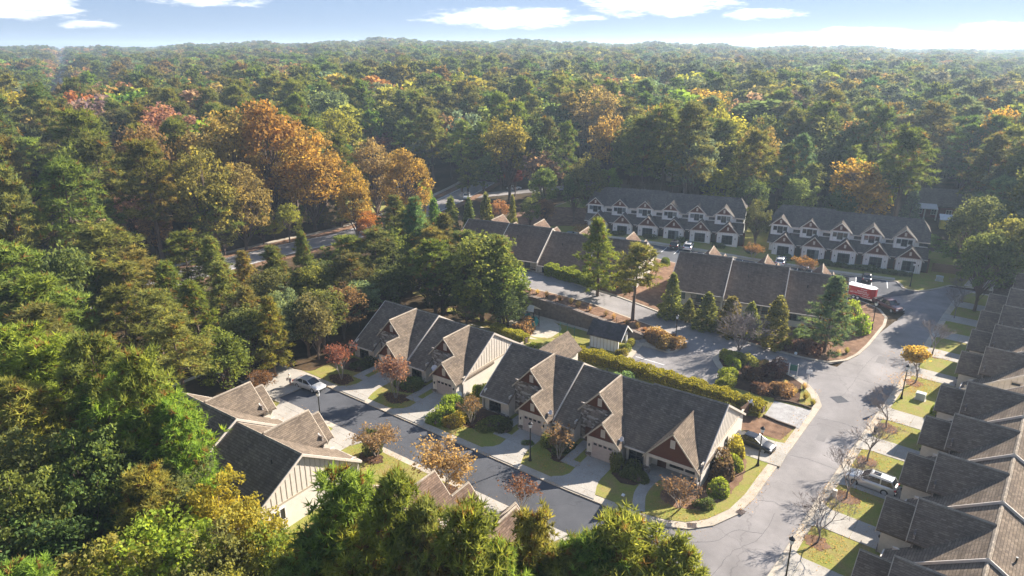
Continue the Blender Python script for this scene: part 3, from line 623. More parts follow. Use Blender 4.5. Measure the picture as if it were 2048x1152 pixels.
    for x in (-1.62, 1.62): put('wall_lamp', cached('wl', lambda: MB().lathe([(.03, 0), (.08, .05), (.1, .25), (.02, .36)], 8).mesh('wall_lamp', 'metal_black')), b, (off[0]+mx*x, off[1]-.12, off[2]+1.55))
    # entry
    P('entry_door', 'door_brown', lambda m: m.box(-3.55, -2.6, 2.5, 2.6, 0, 2.1))
    # window wing
    P('wing_wall', 'siding_board', lambda m: m.box(Lx+.05, -4.25, 1.2, 1.35, z0, 2.35).box(-4.4, -4.25, 1.35, 2.7, z0, 3.1))
    P('stone_base', 'stone_veneer', lambda m: m.box(Lx+.05, -4.2, 1.1, 1.2, z0, .55), key='w')
    window(b, (off[0]+mx*((Lx-4.3)/2), off[1]+1.16, off[2]+.62), 1.5, 1.45, 2, 2, 0, pale=blinds)
    for q, (xa, xb) in enumerate(((Lx+.02, Lx+.16), (-4.42, -4.24))): P('corner_board', 'trim_cream', lambda m: m.box(xa, xb, 1.14, 1.2, .5, 2.3), key=q)
    # back
    P('rear_wall', 'siding_cream', lambda m: m.box(Lx+.05, Lx+(Rx-Lx)*.42, 15.05, 15.2, z0, 2.35).box(Lx+(Rx-Lx)*.42, Rx-.4, 13.9, 14.05, z0, 3.1).box(Rx-.4, Rx-.05, 15.05, 15.2, z0, 2.35).box(Lx+(Rx-Lx)*.42-.15, Lx+(Rx-Lx)*.42, 13.9, 15.05, z0, 2.35))
    if rear:
        window(b, (off[0]+mx*(Lx+(Rx-Lx)*.2), off[1]+15.22, off[2]+.75), 1.9, 1.4, 3, 2, PI, 'frame_teal', pale=((2, 0), (2, 1)))
        for q in (.56, .72): window(b, (off[0]+mx*(Lx+(Rx-Lx)*q), off[1]+14.07, off[2]+.15), .9, 1.95, 1, 1, PI, 'frame_teal', 'pane_pale', 'glass_door')
        rl = P('porch_rail', 'door_brown', lambda m: m.box(Lx+(Rx-Lx)*.42, Rx-.4, 15.1, 15.16, .9, .98).box(Lx+(Rx-Lx)*.42, Rx-.4, 15.1, 15.16, .1, .16))
        for k in range(9): put('baluster', cached('balu', lambda: MB().box(-.03, .03, -.02, .02, 0, .76).mesh('baluster', 'door_brown')), rl, (mx*(Lx+(Rx-Lx)*.45+k*.5), 15.13, .15))
        pv = cached('vent_pipe', lambda: MB().lathe([(.07, 0), (.07, .5), (.1, .5), (.1, .55)], 8).mesh('vent_pipe', 'metal_black'))
        put('vent_pipe', pv, r, (mx*(Lx+3.2), 10.8, zb(10.8)-.05))
    else:
        pv = cached('vent_pipe', lambda: MB().lathe([(.07, 0), (.07, .5), (.1, .5), (.1, .55)], 8).mesh('vent_pipe', 'metal_black'))
        put('vent_pipe', pv, r, (mx*(Lx+2.4), 9.6, zb(9.6)-.05))
    if ends[0]: side_wall(b, off, mx, Lx+.3, -1, z0)
    if ends[1]: side_wall(b, off, mx, Rx-.12, 1, z0)
    return r
# near row, left building (two houses)
n1 = thing('townhouse_row', 'near townhouse pair at the wooded end of the street', 'townhouse', (-52.9, 60.6, .62), 0)
unit(n1, (0, 0, 0), 1, -7.45, 2.35, ends=(0, 1)); unit(n1, (-9.8, 0, .32), 1, -8.2, 2.35, ends=(1, 0))
# near row, right building (two houses and the corner house)
n2 = thing('townhouse_row', 'near townhouse trio with the corner porch house and white rake boards', 'townhouse', (-38.75, 60, .28), 0)
unit(n2, (0, 0, 0), 1, -8.4, 2.35, ends=(1, 0)); unit(n2, (9.35, 0, -.3), 1, -7.0, 2.33, ends=(0, 0), rk_at=(0, 0))
def corner_house(b, off):
    W = 8.75
    r = unit_roofs(b, off, 1, 0, W, 'shingle_weathered', True, (0, 1))
    def P(name, mat, m, parent=b): return m.build(name, mat, parent, off if parent is b else (0, 0, 0))
    xp, zp, xl, xr, pg = 5.5, 6.0, 2.35, 8.72, 1.17
    g = P('gable_roof', 'shingle_weathered', MB().slab([(xp, .35, zp), (xr, .35, zp-pg*(xr-xp)), (xr, 6.6, zp-pg*(xr-xp)), (xp, 6.6, zp)], (0, 0, -.16)).slab([(xl, .35, zp-pg*(xp-xl)), (xp, .35, zp), (xp, 6.6, zp), (xl, 6.6, zp-pg*(xp-xl))], (0, 0, -.16)))
    for xe in (xl, xr): P('rake_board', 'trim_tan', rake_side(xp, zp, xe, .28, pg=pg), g)
    P('ridge_cap', 'shingle_weathered', MB().slab([(xp-.14, .3, zp-.08), (xp, .3, zp+.06), (xp+.14, .3, zp-.08)], (0, 6.0, 0)), g)
    P('gable_panel', 'shake_brown', MB().slab([(2.75, .6, 2.55), (8.4, .6, 2.55), (xp, .6, zp-.25)], (0, .14, 0)))
    v = put('gable_vent', MESH['vent'], b, (off[0]+xp, off[1]+.58, off[2]+4.1))
    for k in range(6): put('slat', MESH['slat'], v, (0, 0, .1+k*.13))
    P('porch_beam', 'trim_cream', MB().box(2.7, 8.5, .55, .8, 2.2, 2.56).box(8.25, 8.5, .8, 2.4, 2.2, 2.5))
    for x in (2.85, 8.3):
        c = P('porch_post', 'trim_cream', MB().box(x-.16, x+.16, .5, .82, 1.0, 2.2)); P('stone_base', 'stone_veneer', MB().box(x-.27, x+.27, .4, .92, -.4, 1.0), c)
    P('porch_floor', 'concrete_drive', MB().box(2.6, 8.5, .35, 2.4, -.3, .2))
    P('porch_wall', 'siding_cream', MB().box(2.6, 8.5, 2.4, 2.55, -.4, 2.5).box(2.45, 2.6, 1.2, 2.55, -.4, 2.5))
    P('entry_door', 'door_brown', MB().box(3.3, 4.3, 2.3, 2.4, .2, 2.25))
    for x in (5.5, 7.3): window(b, (off[0]+x, off[1]+2.36, off[2]+.75), 1.4, 1.3, 2, 2)
    P('wing_wall', 'siding_board', MB().box(.02, 2.5, 1.2, 1.35, -.5, 2.35))
    P('stone_base', 'stone_veneer', MB().box(.02, 2.5, 1.1, 1.2, -.5, .5))
    window(b, (off[0]+1.25, off[1]+1.16, off[2]+.6), 1.55, 1.45, 2, 2)
    for x in (.1, .32, 2.28, 2.42): put('batten', cached('wing_batten', lambda: MB().box(-.04, .04, -.03, .03, 0, 1.85).mesh('batten', 'trim_cream')), b, (off[0]+x, off[1]+1.18, off[2]+.5))
    w = side_wall(b, off, 1, W-.14, 1)
    for y in (4.4, 9.0): window(w, (W-.12, y, .8), .7, 1.3, 1, 2, PI/2, pane='pane_dark')
    d = P('downspout', 'metal_white', MB().tube([(8.45, .95, 2.1), (8.6, 1.1, 1.9), (8.6, 1.1, -.1)], [.05]*3, 6))
corner_house(n2, (11.68, 0, -.1))
def rear_wing(b, x, y0, y1, w, z, pk, sh='shingle_weathered'):
    m = MB().slab([(x-w, y0, z), (x, y0, pk), (x, y1, pk), (x-w, y1, z)], (0, 0, -.16)).slab([(x, y0, pk), (x+w, y0, z), (x+w, y1, z), (x, y1, pk)], (0, 0, -.16)).build('rear_wing_roof', sh, b)
    MB().box(x-w+.4, x+w-.4, y0+1, y1-.4, -.5, z-.1).slab([(x-w+.4, y1-.4, z-.1), (x+w-.4, y1-.4, z-.1), (x, y1-.4, pk-.25)], (0, -.15, 0)).build('rear_wing_wall', 'siding_cream', b)
rear_wing(n2, -6.7, 9.5, 19.6, 2.4, 2.7, 5.0)
# south of the near street
s1 = thing('townhouse_row', 'black-roofed townhouse pair among trees, seen from behind its gable end', 'townhouse', (-55.9, 42.3, .75), PI)
unit(s1, (0, 0, 0), 1, -7.8, 2.35, ends=(1, 0)); unit(s1, (9.9, 0, .4), 1, -7.5, 2.35, ends=(0, 1))
window(s1, (-7.55, 10.9, 1.2), 1.1, 1.2, 2, 1, -PI/2, 'trim_white', 'pane_dark')
s2 = thing('townhouse_row', 'brown-roofed townhouse pair mostly hidden by the foreground pines', 'townhouse', (-34.7, 42.3, .1), PI)
unit(s2, (0, 0, 0), -1, -6.8, 2.35, 'shingle_brown', ends=(1, 0)); unit(s2, (-5.4, 0, 0), 1, -7.0, 2.35, 'shingle_brown', ends=(1, 0))
# right row
def row_right(pts, label, ends):
    o0 = pts[0]; b = thing('townhouse_row', label, 'townhouse', (*o0, .05), RA)
    for k, p in enumerate(pts):
        s = (p[1]-o0[1])/math.sin(math.radians(85)); unit(b, (-s, 0, .3*k-(.75 if len(pts) == 6 else .3)), -1, -6.65, 2.3, 'shingle_weathered', ends=(ends[0] if k == 0 else 0, ends[1] if k == len(pts)-1 else 0), blinds=((0, 0),) if k % 2 else (), rk_at=(1, 1 if ends[1] and k == len(pts)-1 else 0), z0=-1.6)
    return b
r1 = row_right(B4O, 'long dark-gabled townhouse row along the right edge, near part', (0, 1)); r2 = row_right(B4P, 'far part of the right townhouse row with a battened end wall', (1, 1))
window(r2, (6.42, 6.3, 4.3), .9, .35, 1, 1, PI/2, 'trim_tan', name='vent_window')
# middle rows, seen from behind
def row_mid(base, ang, items, label, sh):
    u = Vector((math.cos(ang), math.sin(ang), 0)); n = Vector((-math.sin(ang), math.cos(ang), 0))
    R0 = Vector((*items[0][0], 0)); o = R0-2.35*u+RY*n; b = thing('townhouse_row', label, 'townhouse', (o.x, o.y, items[0][1]), PI+ang)
    for k, (p, z) in enumerate(items):
        q = Vector((*p, 0))-2.35*u+RY*n-o; lx = -q.dot(u); ly = -q.dot(n)
        w = (Vector((*items[k+1][0], 0))-Vector((*p, 0))).length if k+1 < len(items) else 9.4
        unit(b, (lx, ly, z-items[0][1]), -1, -(w-2.4), 2.35, sh, ends=(1 if k == len(items)-1 else 0, 1 if k == 0 else 0), rear=True, z0=-1.8)
    return b
m1 = row_mid(0, math.radians(10), [((-15.4, 120.6), .95), ((-24.6, 119.0), 1.45), ((-34.0, 117.4), 1.95)], 'brown-roofed townhouse row stepping down behind conical evergreens', 'shingle_brown')
m2 = row_mid(0, math.radians(9.5), [((-49.2, 114.9), 2.9), ((-58.4, 113.35), 2.92), ((-67.9, 111.7), 3.5), ((-77.2, 110.2), 3.52)], 'long brown-roofed townhouse row above the retaining wall', 'shingle_brown')
def rear_dormer(b, x, y, z):
    w, pk = 2.3, 2.35
    MB().slab([(x-w, y-8, z), (x, y-8, z+pk), (x, y, z+pk), (x-w, y, z)], (0, 0, -.15)).slab([(x, y-8, z+pk), (x+w, y-8, z), (x+w, y, z), (x, y, z+pk)], (0, 0, -.15)).build('rear_gable_roof', 'shingle_weathered', b)
    MB().slab([(x-w+.3, y-.35, z-3.2), (x+w-.3, y-.35, z-3.2), (x+w-.3, y-.35, z+.15), (x, y-.35, z+pk-.2), (x-w+.3, y-.35, z+.15)], (0, -4, 0)).build('rear_gable_wall', 'siding_white', b)
    window(b, (x, y-.33, z-1.3), 1.7, 1.1, 2, 1, PI, 'frame_teal')
rear_dormer(m2, 35.4, 15.9, 3.6); rear_dormer(m2, 25.2, 15.9, 3.6)
# rear two-storey rows
def rear_row(n, org, ang, label, grp, step_at):
    b = thing('townhouse_row', label, 'townhouse', org, ang); S = 6.09; sh = 'shingle_slate'
    lo, hi = -3.6, (n-1)*S+3.3
    for (a, c, dz) in ((lo, step_at*S-3.0, .35), (step_at*S-3.0, hi, 0)):
        hl = 1.6 if a == lo else 0; hr = 1.6 if c == hi else 0
        m = MB(); E, EYY, RZ, RYY, BYY = 5.9+dz, 2.8, 9.6+dz, 8.2, 13.6
        k = .42                                  # clipped gable at the free ends
        f = [(a, EYY, E), (c, EYY, E)]
        zk = E+(RZ-E)*k; yk = EYY+(RYY-EYY)*k; yb = BYY-(BYY-RYY)*k
        f += ([(c, yk, zk), (c-hr, RYY, RZ)] if hr else [(c, RYY, RZ)])+([(a+hl, RYY, RZ), (a, yk, zk)] if hl else [(a, RYY, RZ)])
        m.slab(f, (0, 0, -.2))
        g_ = [(a, BYY, E), (c, BYY, E)]+([(c, yb, zk), (c-hr, RYY, RZ)] if hr else [(c, RYY, RZ)])+([(a+hl, RYY, RZ), (a, yb, zk)] if hl else [(a, RYY, RZ)])
        m.slab(g_, (0, 0, -.2))
        if hr: m.slab([(c, yk, zk), (c, yb, zk), (c-hr, RYY, RZ)], (0, 0, -.2))
        if hl: m.slab([(a, yk, zk), (a, yb, zk), (a+hl, RYY, RZ)], (0, 0, -.2))
        r = m.build('roof', sh, b)
        MB().box(a, c, EYY-.12, EYY, E-.2, E-.02).build('gutter', 'trim_cream', r)
        MB().box(a+.3, c-.3 if c == hi else c, 3.2, 13.2, -.6, E-.1).build('wall', 'siding_white', b)
        for x, fl in ((a, hl), (c, hr)):
            if fl:
                s_ = 1 if x == c else -1; xx = x-s_*.3
                MB().slab([(xx, 3.3, E-.1), (xx, 13.1, E-.1), (xx, yb, zk-.2), (xx, yk, zk-.2)], (-s_*.14, 0, 0)).build('gable_wall', 'siding_white', b)
    MB().slab([(lo, .9, 2.75), (hi, .9, 2.75), (hi, 3.25, 4.75), (lo, 3.25, 4.75)], (0, 0, -.18)).build('lower_roof', sh, b)
    MB().box(lo, hi, .78, .9, 2.55, 2.74).build('lower_gutter', 'trim_cream', b)
    def gable(m, x, y0, y1, w, ze, zp):
        m.slab([(x-w, y0, ze), (x, y0, zp), (x, y1, zp), (x-w, y1, ze)], (0, 0, -.15)).slab([(x, y0, zp), (x+w, y0, ze), (x+w, y1, ze), (x, y1, zp)], (0, 0, -.15)); return m
    for k in range(n):
        o = (k*S, 0, 0)
        def Q(name, mat, fn, key=None): return put(name, cached(('r', name, mat, key), lambda: fn(MB()).mesh(name, mat)), b, o)
        Q('front_gable_roof', sh, lambda m: gable(m, 0, -.35, 5.4, 2.62, 2.62, 5.3)); [Q('front_rake_board', 'trim_cream', lambda m: rake_side(0, 5.3, sx*2.66, -.42, .24, .06, 2.7/2.66), sx) for sx in (-1, 1)]
        Q('upper_gable_roof', sh, lambda m: gable(m, -1.35, 2.15, 7.2, 2.3, 6.25, 8.35)); [Q('upper_rake_board', 'trim_cream', lambda m: rake_side(-1.35, 8.35, -1.35+sx*2.34, 2.08, .24, .06, 2.13/2.34), sx) for sx in (-1, 1)]
        Q('front_wall', 'siding_white', lambda m: m.box(-2.3, 2.3, 0, 3.2, -.6, 2.95)); Q('front_gable_panel', 'shake_brown', lambda m: m.slab([(-2.2, -.02, 3.0), (2.2, -.02, 3.0), (0, -.02, 5.1)], (0, .14, 0)))
        Q('upper_wall', 'siding_white', lambda m: m.box(-3.3, .6, 2.5, 4.2, 4.2, 6.5)); Q('upper_gable_panel', 'shake_brown', lambda m: m.slab([(-3.25, 2.48, 6.55), (.55, 2.48, 6.55), (-1.35, 2.48, 8.15)], (0, .14, 0)))
        Q('band', 'trim_cream', lambda m: m.box(-2.32, 2.32, -.05, 0, 2.84, 3.0)); Q('upper_band', 'trim_cream', lambda m: m.box(-3.32, .62, 2.45, 2.5, 6.42, 6.56))
        Q('recess_wall', 'door_brown', lambda m: m.box(2.3, 3.75, 1.5, 1.7, -.6, 2.9)); Q('entry_door', 'frame_dark', lambda m: m.box(2.55, 3.45, 1.42, 1.5, .05, 2.15))
        bt = Q('batten', 'trim_cream', lambda m: [m.box(x-.03, x+.03, -.05, 0, -.5, 2.84) for x in (-2.2, -1.85, -1.5, 1.5, 1.85, 2.2)] and [m.box(x-.03, x+.03, -.05, 0, 2.3, 2.84) for x in (-1.1, -.7, -.3, .1, .5, .9)] and [m.box(x-.03, x+.03, 2.45, 2.5, 4.3, 6.42) for x in (-3.2, -2.75, .05, .5)] and m); bt['kind'] = 'stuff'
        window(b, (o[0], -.03, .35), 2.2, 1.9, 3, 2, 0, 'frame_teal', pale=((2, 0), (2, 1)) if (k+n) % 3 == 0 else ())
        window(b, (o[0]-1.35, 2.46, 4.75), .95, 1.35, 2, 2, 0, 'frame_teal')
        for sx in (-1, 1): window(b, (o[0]-1.35+sx*1.05, 2.46, 5.3), .62, .75, 1, 1, 0, 'frame_teal', pale=((0, 0),) if (k*2+sx+n) % 4 == 1 else ())
        for x, y, z in ((0, -.05, 3.5), (-1.35, 2.44, 6.85)): put('gable_vent', cached('vent_s', lambda: MB().box(-.2, .2, -.05, .02, 0, .72).mesh('gable_vent', 'trim_cream')), b, (o[0]+x, y, z))
        window(b, (o[0]+2.2, 3.17, 5.0), 1.5, .5, 2, 1, 0, 'frame_dark')
        for x in (-1.75, 1.75): put('wall_lamp', MESH['wl'], b, (o[0]+x, -.12, 1.5))
    return b
A7 = math.atan2(152.16-146.58, -45.9+69.56); A8 = math.radians(7.6)
rear_row(6, (-69.56-6.09*math.cos(A7), 146.58-6.09*math.sin(A7), 1.15), A7, 'two-storey white townhouse row with six brown gables at the back', None, 3)
rear_row(5, (-33.7, 153.37, .3), A8, 'two-storey white townhouse row with five brown gables, back right', None, 2)
# playground shelter
def shelter():
    s = thing('picnic_shelter', 'small white battened shelter with dark roof beside the hedge', 'shelter', (-45.3, 86.2, T(-43, 87)+.15), math.radians(3)); W, D = 4.7, 3.6
    MB().slab([(-.4, -.4, 2.15), (W+.6, -.4, 2.15), (W+.6, D/2, 3.95), (-.4, D/2, 3.95)], (0, 0, -.16)).slab([(-.4, D/2, 3.95), (W+.6, D/2, 3.95), (W+.6, D+.4, 2.15), (-.4, D+.4, 2.15)], (0, 0, -.16)).build('roof', 'shingle_black', s)
    w = MB().box(0, W, 0, .12, 0, 2.2).box(0, .12, .12, D, 0, 2.2).build('wall', 'siding_white', s)
    for k in range(9): put('batten', cached('sh_bat', lambda: MB().box(-.035, .035, -.04, 0, 0, 2.1).mesh('batten', 'batten_tan')), w, (.1+k*.56, 0, 0))
    for x, y in ((W-.15, .15), (W-.15, D-.15)): MB().box(x-.13, x+.13, y-.13, y+.13, 0, 2.2).build('post', 'siding_white', s)
    for yy in (-.42, D+.42): MB().slab([(W+.58, yy, 2.2), (W+.58, yy, 1.98), (W+.58, D/2, 3.76), (W+.58, D/2, 4.0)], (.08, 0, 0)).build('rake_board', 'trim_white', s)
    MB().box(W-.2, W, 0, D, 2.0, 2.25).build('beam', 'siding_white', s); MB().slab([(W-.1, .1, 2.2), (W-.1, D-.1, 2.2), (W-.1, D/2, 3.75)], (.08, 0, 0)).build('gable_panel', 'shake_brown', s)
    tb = thing('picnic_table', 'brown picnic table inside the small shelter', 'table', (-43.2, 88.2, T(-43, 87)+.15), .05)
    MB().box(-.9, .9, -.38, .38, .7, .76).build('top', 'timber', tb)
    for y in (-.75, .75): MB().box(-.9, .9, y-.14, y+.14, .42, .46).build('bench', 'timber', tb)
    for x in (-.65, .65): MB().bar((x, -.7, 0), (x, .25, .7), .07).bar((x, .7, 0), (x, -.25, .7), .07).bar((x, -.8, .4), (x, .8, .4), .06).build('leg', 'timber', tb)
shelter()
# houses beyond the development
def cottage(name, label, loc, rz, w, d, h, pk, wall, roof, wins=3):
    b = thing(name, label, 'house', (*loc, T(*loc)+.1), rz)
    MB().box(-w/2, w/2, -d/2, d/2, -1, h).slab([(-w/2, -d/2, h), (-w/2, d/2, h), (-w/2, 0, pk-.2)], (w, 0, 0)).build('wall', wall, b)
    r = MB().slab([(-w/2-.5, -d/2-.5, h-.2), (w/2+.5, -d/2-.5, h-.2), (w/2+.5, 0, pk), (-w/2-.5, 0, pk)], (0, 0, -.2)).slab([(-w/2-.5, 0, pk), (w/2+.5, 0, pk), (w/2+.5, d/2+.5, h-.2), (-w/2-.5, d/2+.5, h-.2)], (0, 0, -.2)).build('roof', roof, b)
    for k in range(wins): window(b, (-w/2+w*(k+.5)/wins, -d/2-.03, .9), 1.2, 1.3, 2, 2, 0, 'trim_white', 'pane_dark', t=.12)
    return b
c1 = cottage('red_house', 'dark red house with grey roof in the trees at right', (-9, 221), .2, 14, 10, 3.4, 7.2, 'siding_red', 'shingle_slate', 4)
MB().slab([(-7.4, -8.6, 3.0), (-1.4, -8.6, 3.0), (-1.4, -4.8, 3.7), (-7.4, -4.8, 3.7)], (0, 0, -.14)).build('porch_roof', 'metal_roof', c1)
for x_ in (-7.2, -4.4, -1.6): MB().box(x_-.15, x_+.15, -8.5, -8.2, -.5, 2.9).build('porch_post', 'trim_white', c1)
sh_ = thing('garden_shed', 'small yellow garden shed with pale metal roof behind the rear row', 'shed', (-5.6, 204, T(-5.6, 204)+.1), .15)
MB().box(-1.8, 1.8, -1.4, 1.4, 0, 2.6).build('wall', 'paint_yellow', sh_); MB().slab([(-2.1, -1.8, 2.5), (2.1, -1.8, 2.5), (2.1, 1.8, 3.3), (-2.1, 1.8, 3.3)], (0, 0, -.1)).build('roof', 'metal_roof', sh_); MB().box(-.5, .5, -1.45, -1.4, 0, 2).build('door', 'trim_cream', sh_)
cottage('grey_house', 'grey-roofed house among pines behind the rear townhouses', (-86, 222), -.3, 13, 9, 3.2, 6.4, 'siding_cream', 'shingle_brown')
cottage('white_house', 'small white house under the orange trees by the main road', (-165, 152), .9, 12, 9, 3.2, 6, 'siding_white', 'shingle_slate')
cottage('tan_house', 'tan house in the trees behind the red maples', (-66, 232), .2, 12, 9, 4, 7.5, 'siding_board', 'shingle_brown')
for k_, (r_, w_) in enumerate(((390, 12), (455, 18), (540, 12))):
    x_, y_ = -r_*.905, r_*.425; bb = thing('white_building', ('low white building by the straight distant road, nearest', 'low white building by the straight distant road, middle', 'low white building by the straight distant road, farthest')[k_], 'building', (x_, y_, T(x_, y_)), .45)
    MB().box(-w_/2, w_/2, -6, 6, -2, 7).build('wall', 'siding_white', bb); MB().box(-w_/2-.4, w_/2+.4, -6.4, 6.4, 7, 7.6).build('roof', 'metal_white', bb)
    for q_ in range(4): window(bb, (-w_/2+w_*(q_+.5)/4, -6.05, 2), 1.6, 2.6, 1, 2, 0)

# ---------------------------------------------------------------- plants
def unitv(n, rng):
    v = rng.normal(size=(n, 3)); return v/np.linalg.norm(v, axis=1, keepdims=True)
def leaf_mesh(name, V, k, var, mat, extra=None):
    """V: (n*k,3) vertices of n separate k-gons; extra: MB of wood in a second material"""
    n = len(V)//k; me = bpy.data.meshes.new(name); ev = np.array(extra.v) if extra else np.zeros((0, 3)); ef = extra.f if extra else []
    allv = np.vstack([V, ev]).astype(np.float32); me.vertices.add(len(allv)); me.vertices.foreach_set('co', allv.ravel())
    loops = np.concatenate([np.arange(n*k), np.array([i+n*k for f in ef for i in f], dtype=np.int64)]).astype(np.int32) if ef else np.arange(n*k, dtype=np.int32)
    sizes = np.concatenate([np.full(n, k), np.array([len(f) for f in ef], dtype=np.int64)]) if ef else np.full(n, k)
    me.loops.add(len(loops)); me.loops.foreach_set('vertex_index', loops)
    me.polygons.add(len(sizes)); st = np.concatenate([[0], np.cumsum(sizes)[:-1]]).astype(np.int32); me.polygons.foreach_set('loop_start', st)
    me.materials.append(MATS[mat])
    if ef: me.materials.append(MATS['bark']); me.polygons.foreach_set('material_index', np.concatenate([np.zeros(n), np.ones(len(ef))]).astype(np.int32))
    a = me.attributes.new('leafvar', 'FLOAT', 'POINT'); a.data.foreach_set('value', np.concatenate([np.repeat(var, k), np.zeros(len(ev))]).astype(np.float32))
    me.update(calc_edges=True); return me
def tufts(cen, ax, rng, k, ln, wd, spread=.85):
    """k needle blades fanning from each centre"""
    n = len(cen); c = np.repeat(cen, k, 0); a = np.repeat(ax, k, 0)
    d = a*(1-spread*.55)+unitv(n*k, rng)*spread; d /= np.linalg.norm(d, axis=1, keepdims=True)
    s = np.cross(d, unitv(n*k, rng)); s /= np.linalg.norm(s, axis=1, keepdims=True)+1e-9
    L = ln*rng.uniform(.7, 1.25, (n*k, 1)); V = np.stack([c+s*wd, c-s*wd, c+d*L], 1).reshape(-1, 3)
    return V
def leaves(cen, rng, size, flat=0.0):
    n = len(cen); u = unitv(n, rng); w = unitv(n, rng)
    if flat: w[:, 2] *= 1-flat; u[:, 2] *= 1-flat
    u /= np.linalg.norm(u, axis=1, keepdims=True); v = np.cross(u, w); v /= np.linalg.norm(v, axis=1, keepdims=True)+1e-9
    s = size*rng.uniform(.6, 1.3, (n, 1)); u = u*s; v = v*s*.72
    return np.stack([cen-u, cen-v*.9, cen+u, cen+v*.9], 1).reshape(-1, 3)
PROTO = {}
def register(name, crown, trunk, h, w): PROTO[name] = (crown, trunk, h, w)
def limb_tube(m, a, b, r0, r1, n=4, sag=.0):
    a = Vector(a); b = Vector(b); mid = (a+b)/2+Vector((0, 0, sag)); m.tube([a, mid, b], [r0, (r0+r1)*.5, r1], n, False)
def pine(name, seed, h, R, t0, nb, pads, tp, k, ln, wd, mat, prof=.5, far=False):
    rng = np.random.default_rng(seed); m = MB()
    bend = rng.uniform(-.5, .5, 2)
    def tr(t): return np.array([bend[0]*t*t, bend[1]*t*t, h*t])
    m.tube([tr(t) for t in np.linspace(0, .97, 7)], list(np.linspace(.018*h*.9, .03, 7)), 5 if far else 7, False)
    cen = []; ax = []; ga = rng.uniform(0, 6)
    for i in range(nb):
        q = (i+rng.uniform(0, 1))/nb; t = t0+(1-t0)*q; az = ga+i*2.4+rng.uniform(-.5, .5)
        L = R*(max(.05, (1-q))**prof)*(.55+.45*min(1, q*4+.25))*rng.uniform(.6, 1.12)
        el = -.15+.75*q+rng.uniform(-.15, .2); d = np.array([math.cos(az)*math.cos(el), math.sin(az)*math.cos(el), math.sin(el)])
        b0 = tr(t); tip = b0+d*L
        if not far: limb_tube(m, b0, tip, .012*h*.35*(1-q*.6), .02, 4, -.06*L)
        for p in range(pads):
            f = rng.uniform(.35, 1.02) if p else 1.0; side = np.cross(d, [0, 0, 1]); side /= np.linalg.norm(side)+1e-9
            pc = b0+d*L*f+side*rng.normal()*L*.26*(1.1-f*.4)+np.array([0, 0, rng.normal()*.12*R*.3])
            pr = R*.2*rng.uniform(.7, 1.25)
            if not far and p and rng.random() < .6: limb_tube(m, b0+d*L*f*.7, pc, .03, .012, 3)
            o = unitv(tp, rng)*rng.uniform(.2, 1, (tp, 1))*pr; o[:, 2] *= .55; o[:, 2] += .1*pr
            cen.append(pc+o); a = o*.9/pr+d*.35+np.array([0, 0, .75]); ax.append(a)
    cen = np.vstack(cen); ax = np.vstack(ax); ax /= np.linalg.norm(ax, axis=1, keepdims=True)
    V = tufts(cen, ax, rng, k, ln, wd); var = np.repeat(np.clip(rng.normal(.5, .3, len(cen)), 0, 1), k)
    w = 2*np.percentile(np.hypot(cen[:, 0], cen[:, 1]), 95)+ln; hh = cen[:, 2].max()+ln*.7
    if far: register(name, leaf_mesh(name, V, 3, var, mat, m), None, hh, w)
    else: register(name, leaf_mesh(name+'_crown', V, 3, var, mat), m.mesh(name+'_trunk', 'bark', True), hh, w)
def broadleaf(name, seed, h, R, base, nc, rc, nl, size, far=False, squash=1.0, bark='bark', hollow=.35):
    rng = np.random.default_rng(seed); m = MB(); zc = h*(base+1)/2; rz = h*(1-base)/2
    m.tube([(0, 0, 0), (.1, .05, h*base*.6), (.05, .1, h*base+rz*.5), (0, .05, h*base+rz*1.2)], [.02*h, .016*h, .011*h, .004*h], 5 if far else 7, False)
    lob = unitv(9, rng); amp = rng.uniform(-.22, .28, 9)
    cen = []
    for i in range(nc):
        u = unitv(1, rng)[0]
        if u[2] < -.55: u[2] *= -.5
        rr = rng.uniform(hollow, 1)**.45; bumpy = 1+sum(a*max(0, float(u@l))**3 for a, l in zip(amp, lob))
        c = np.array([u[0]*R, u[1]*R, u[2]*rz*squash])*rr*bumpy*.86+np.array([0, 0, zc]); cen.append(c)
        if not far and i % 3 == 0: limb_tube(m, (0, 0, h*base*.75+rz*rng.uniform(0, .8)), c, .007*h, .015, 4, .2)
    cen = np.array(cen)
    off = unitv(nc*nl, rng)*rng.uniform(.25, 1, (nc*nl, 1))**.5*rc*np.repeat(rng.uniform(.65, 1.3, (nc, 1)), nl, 0); off[:, 2] *= .75
    P = np.repeat(cen, nl, 0)+off; V = leaves(P, rng, size, .25); var = np.clip(np.repeat(rng.normal(.5, .15, nc), nl)+rng.normal(0, .2, nc*nl), 0, 1)
    w = 2*np.percentile(np.hypot(P[:, 0], P[:, 1]), 96); hh = np.percentile(P[:, 2], 99.5)
    if far: register(name, leaf_mesh(name, V, 4, var, 'leaves', m), None, hh, w)
    else: register(name, leaf_mesh(name+'_crown', V, 4, var, 'leaves'), m.mesh(name+'_trunk', bark, True), hh, w)
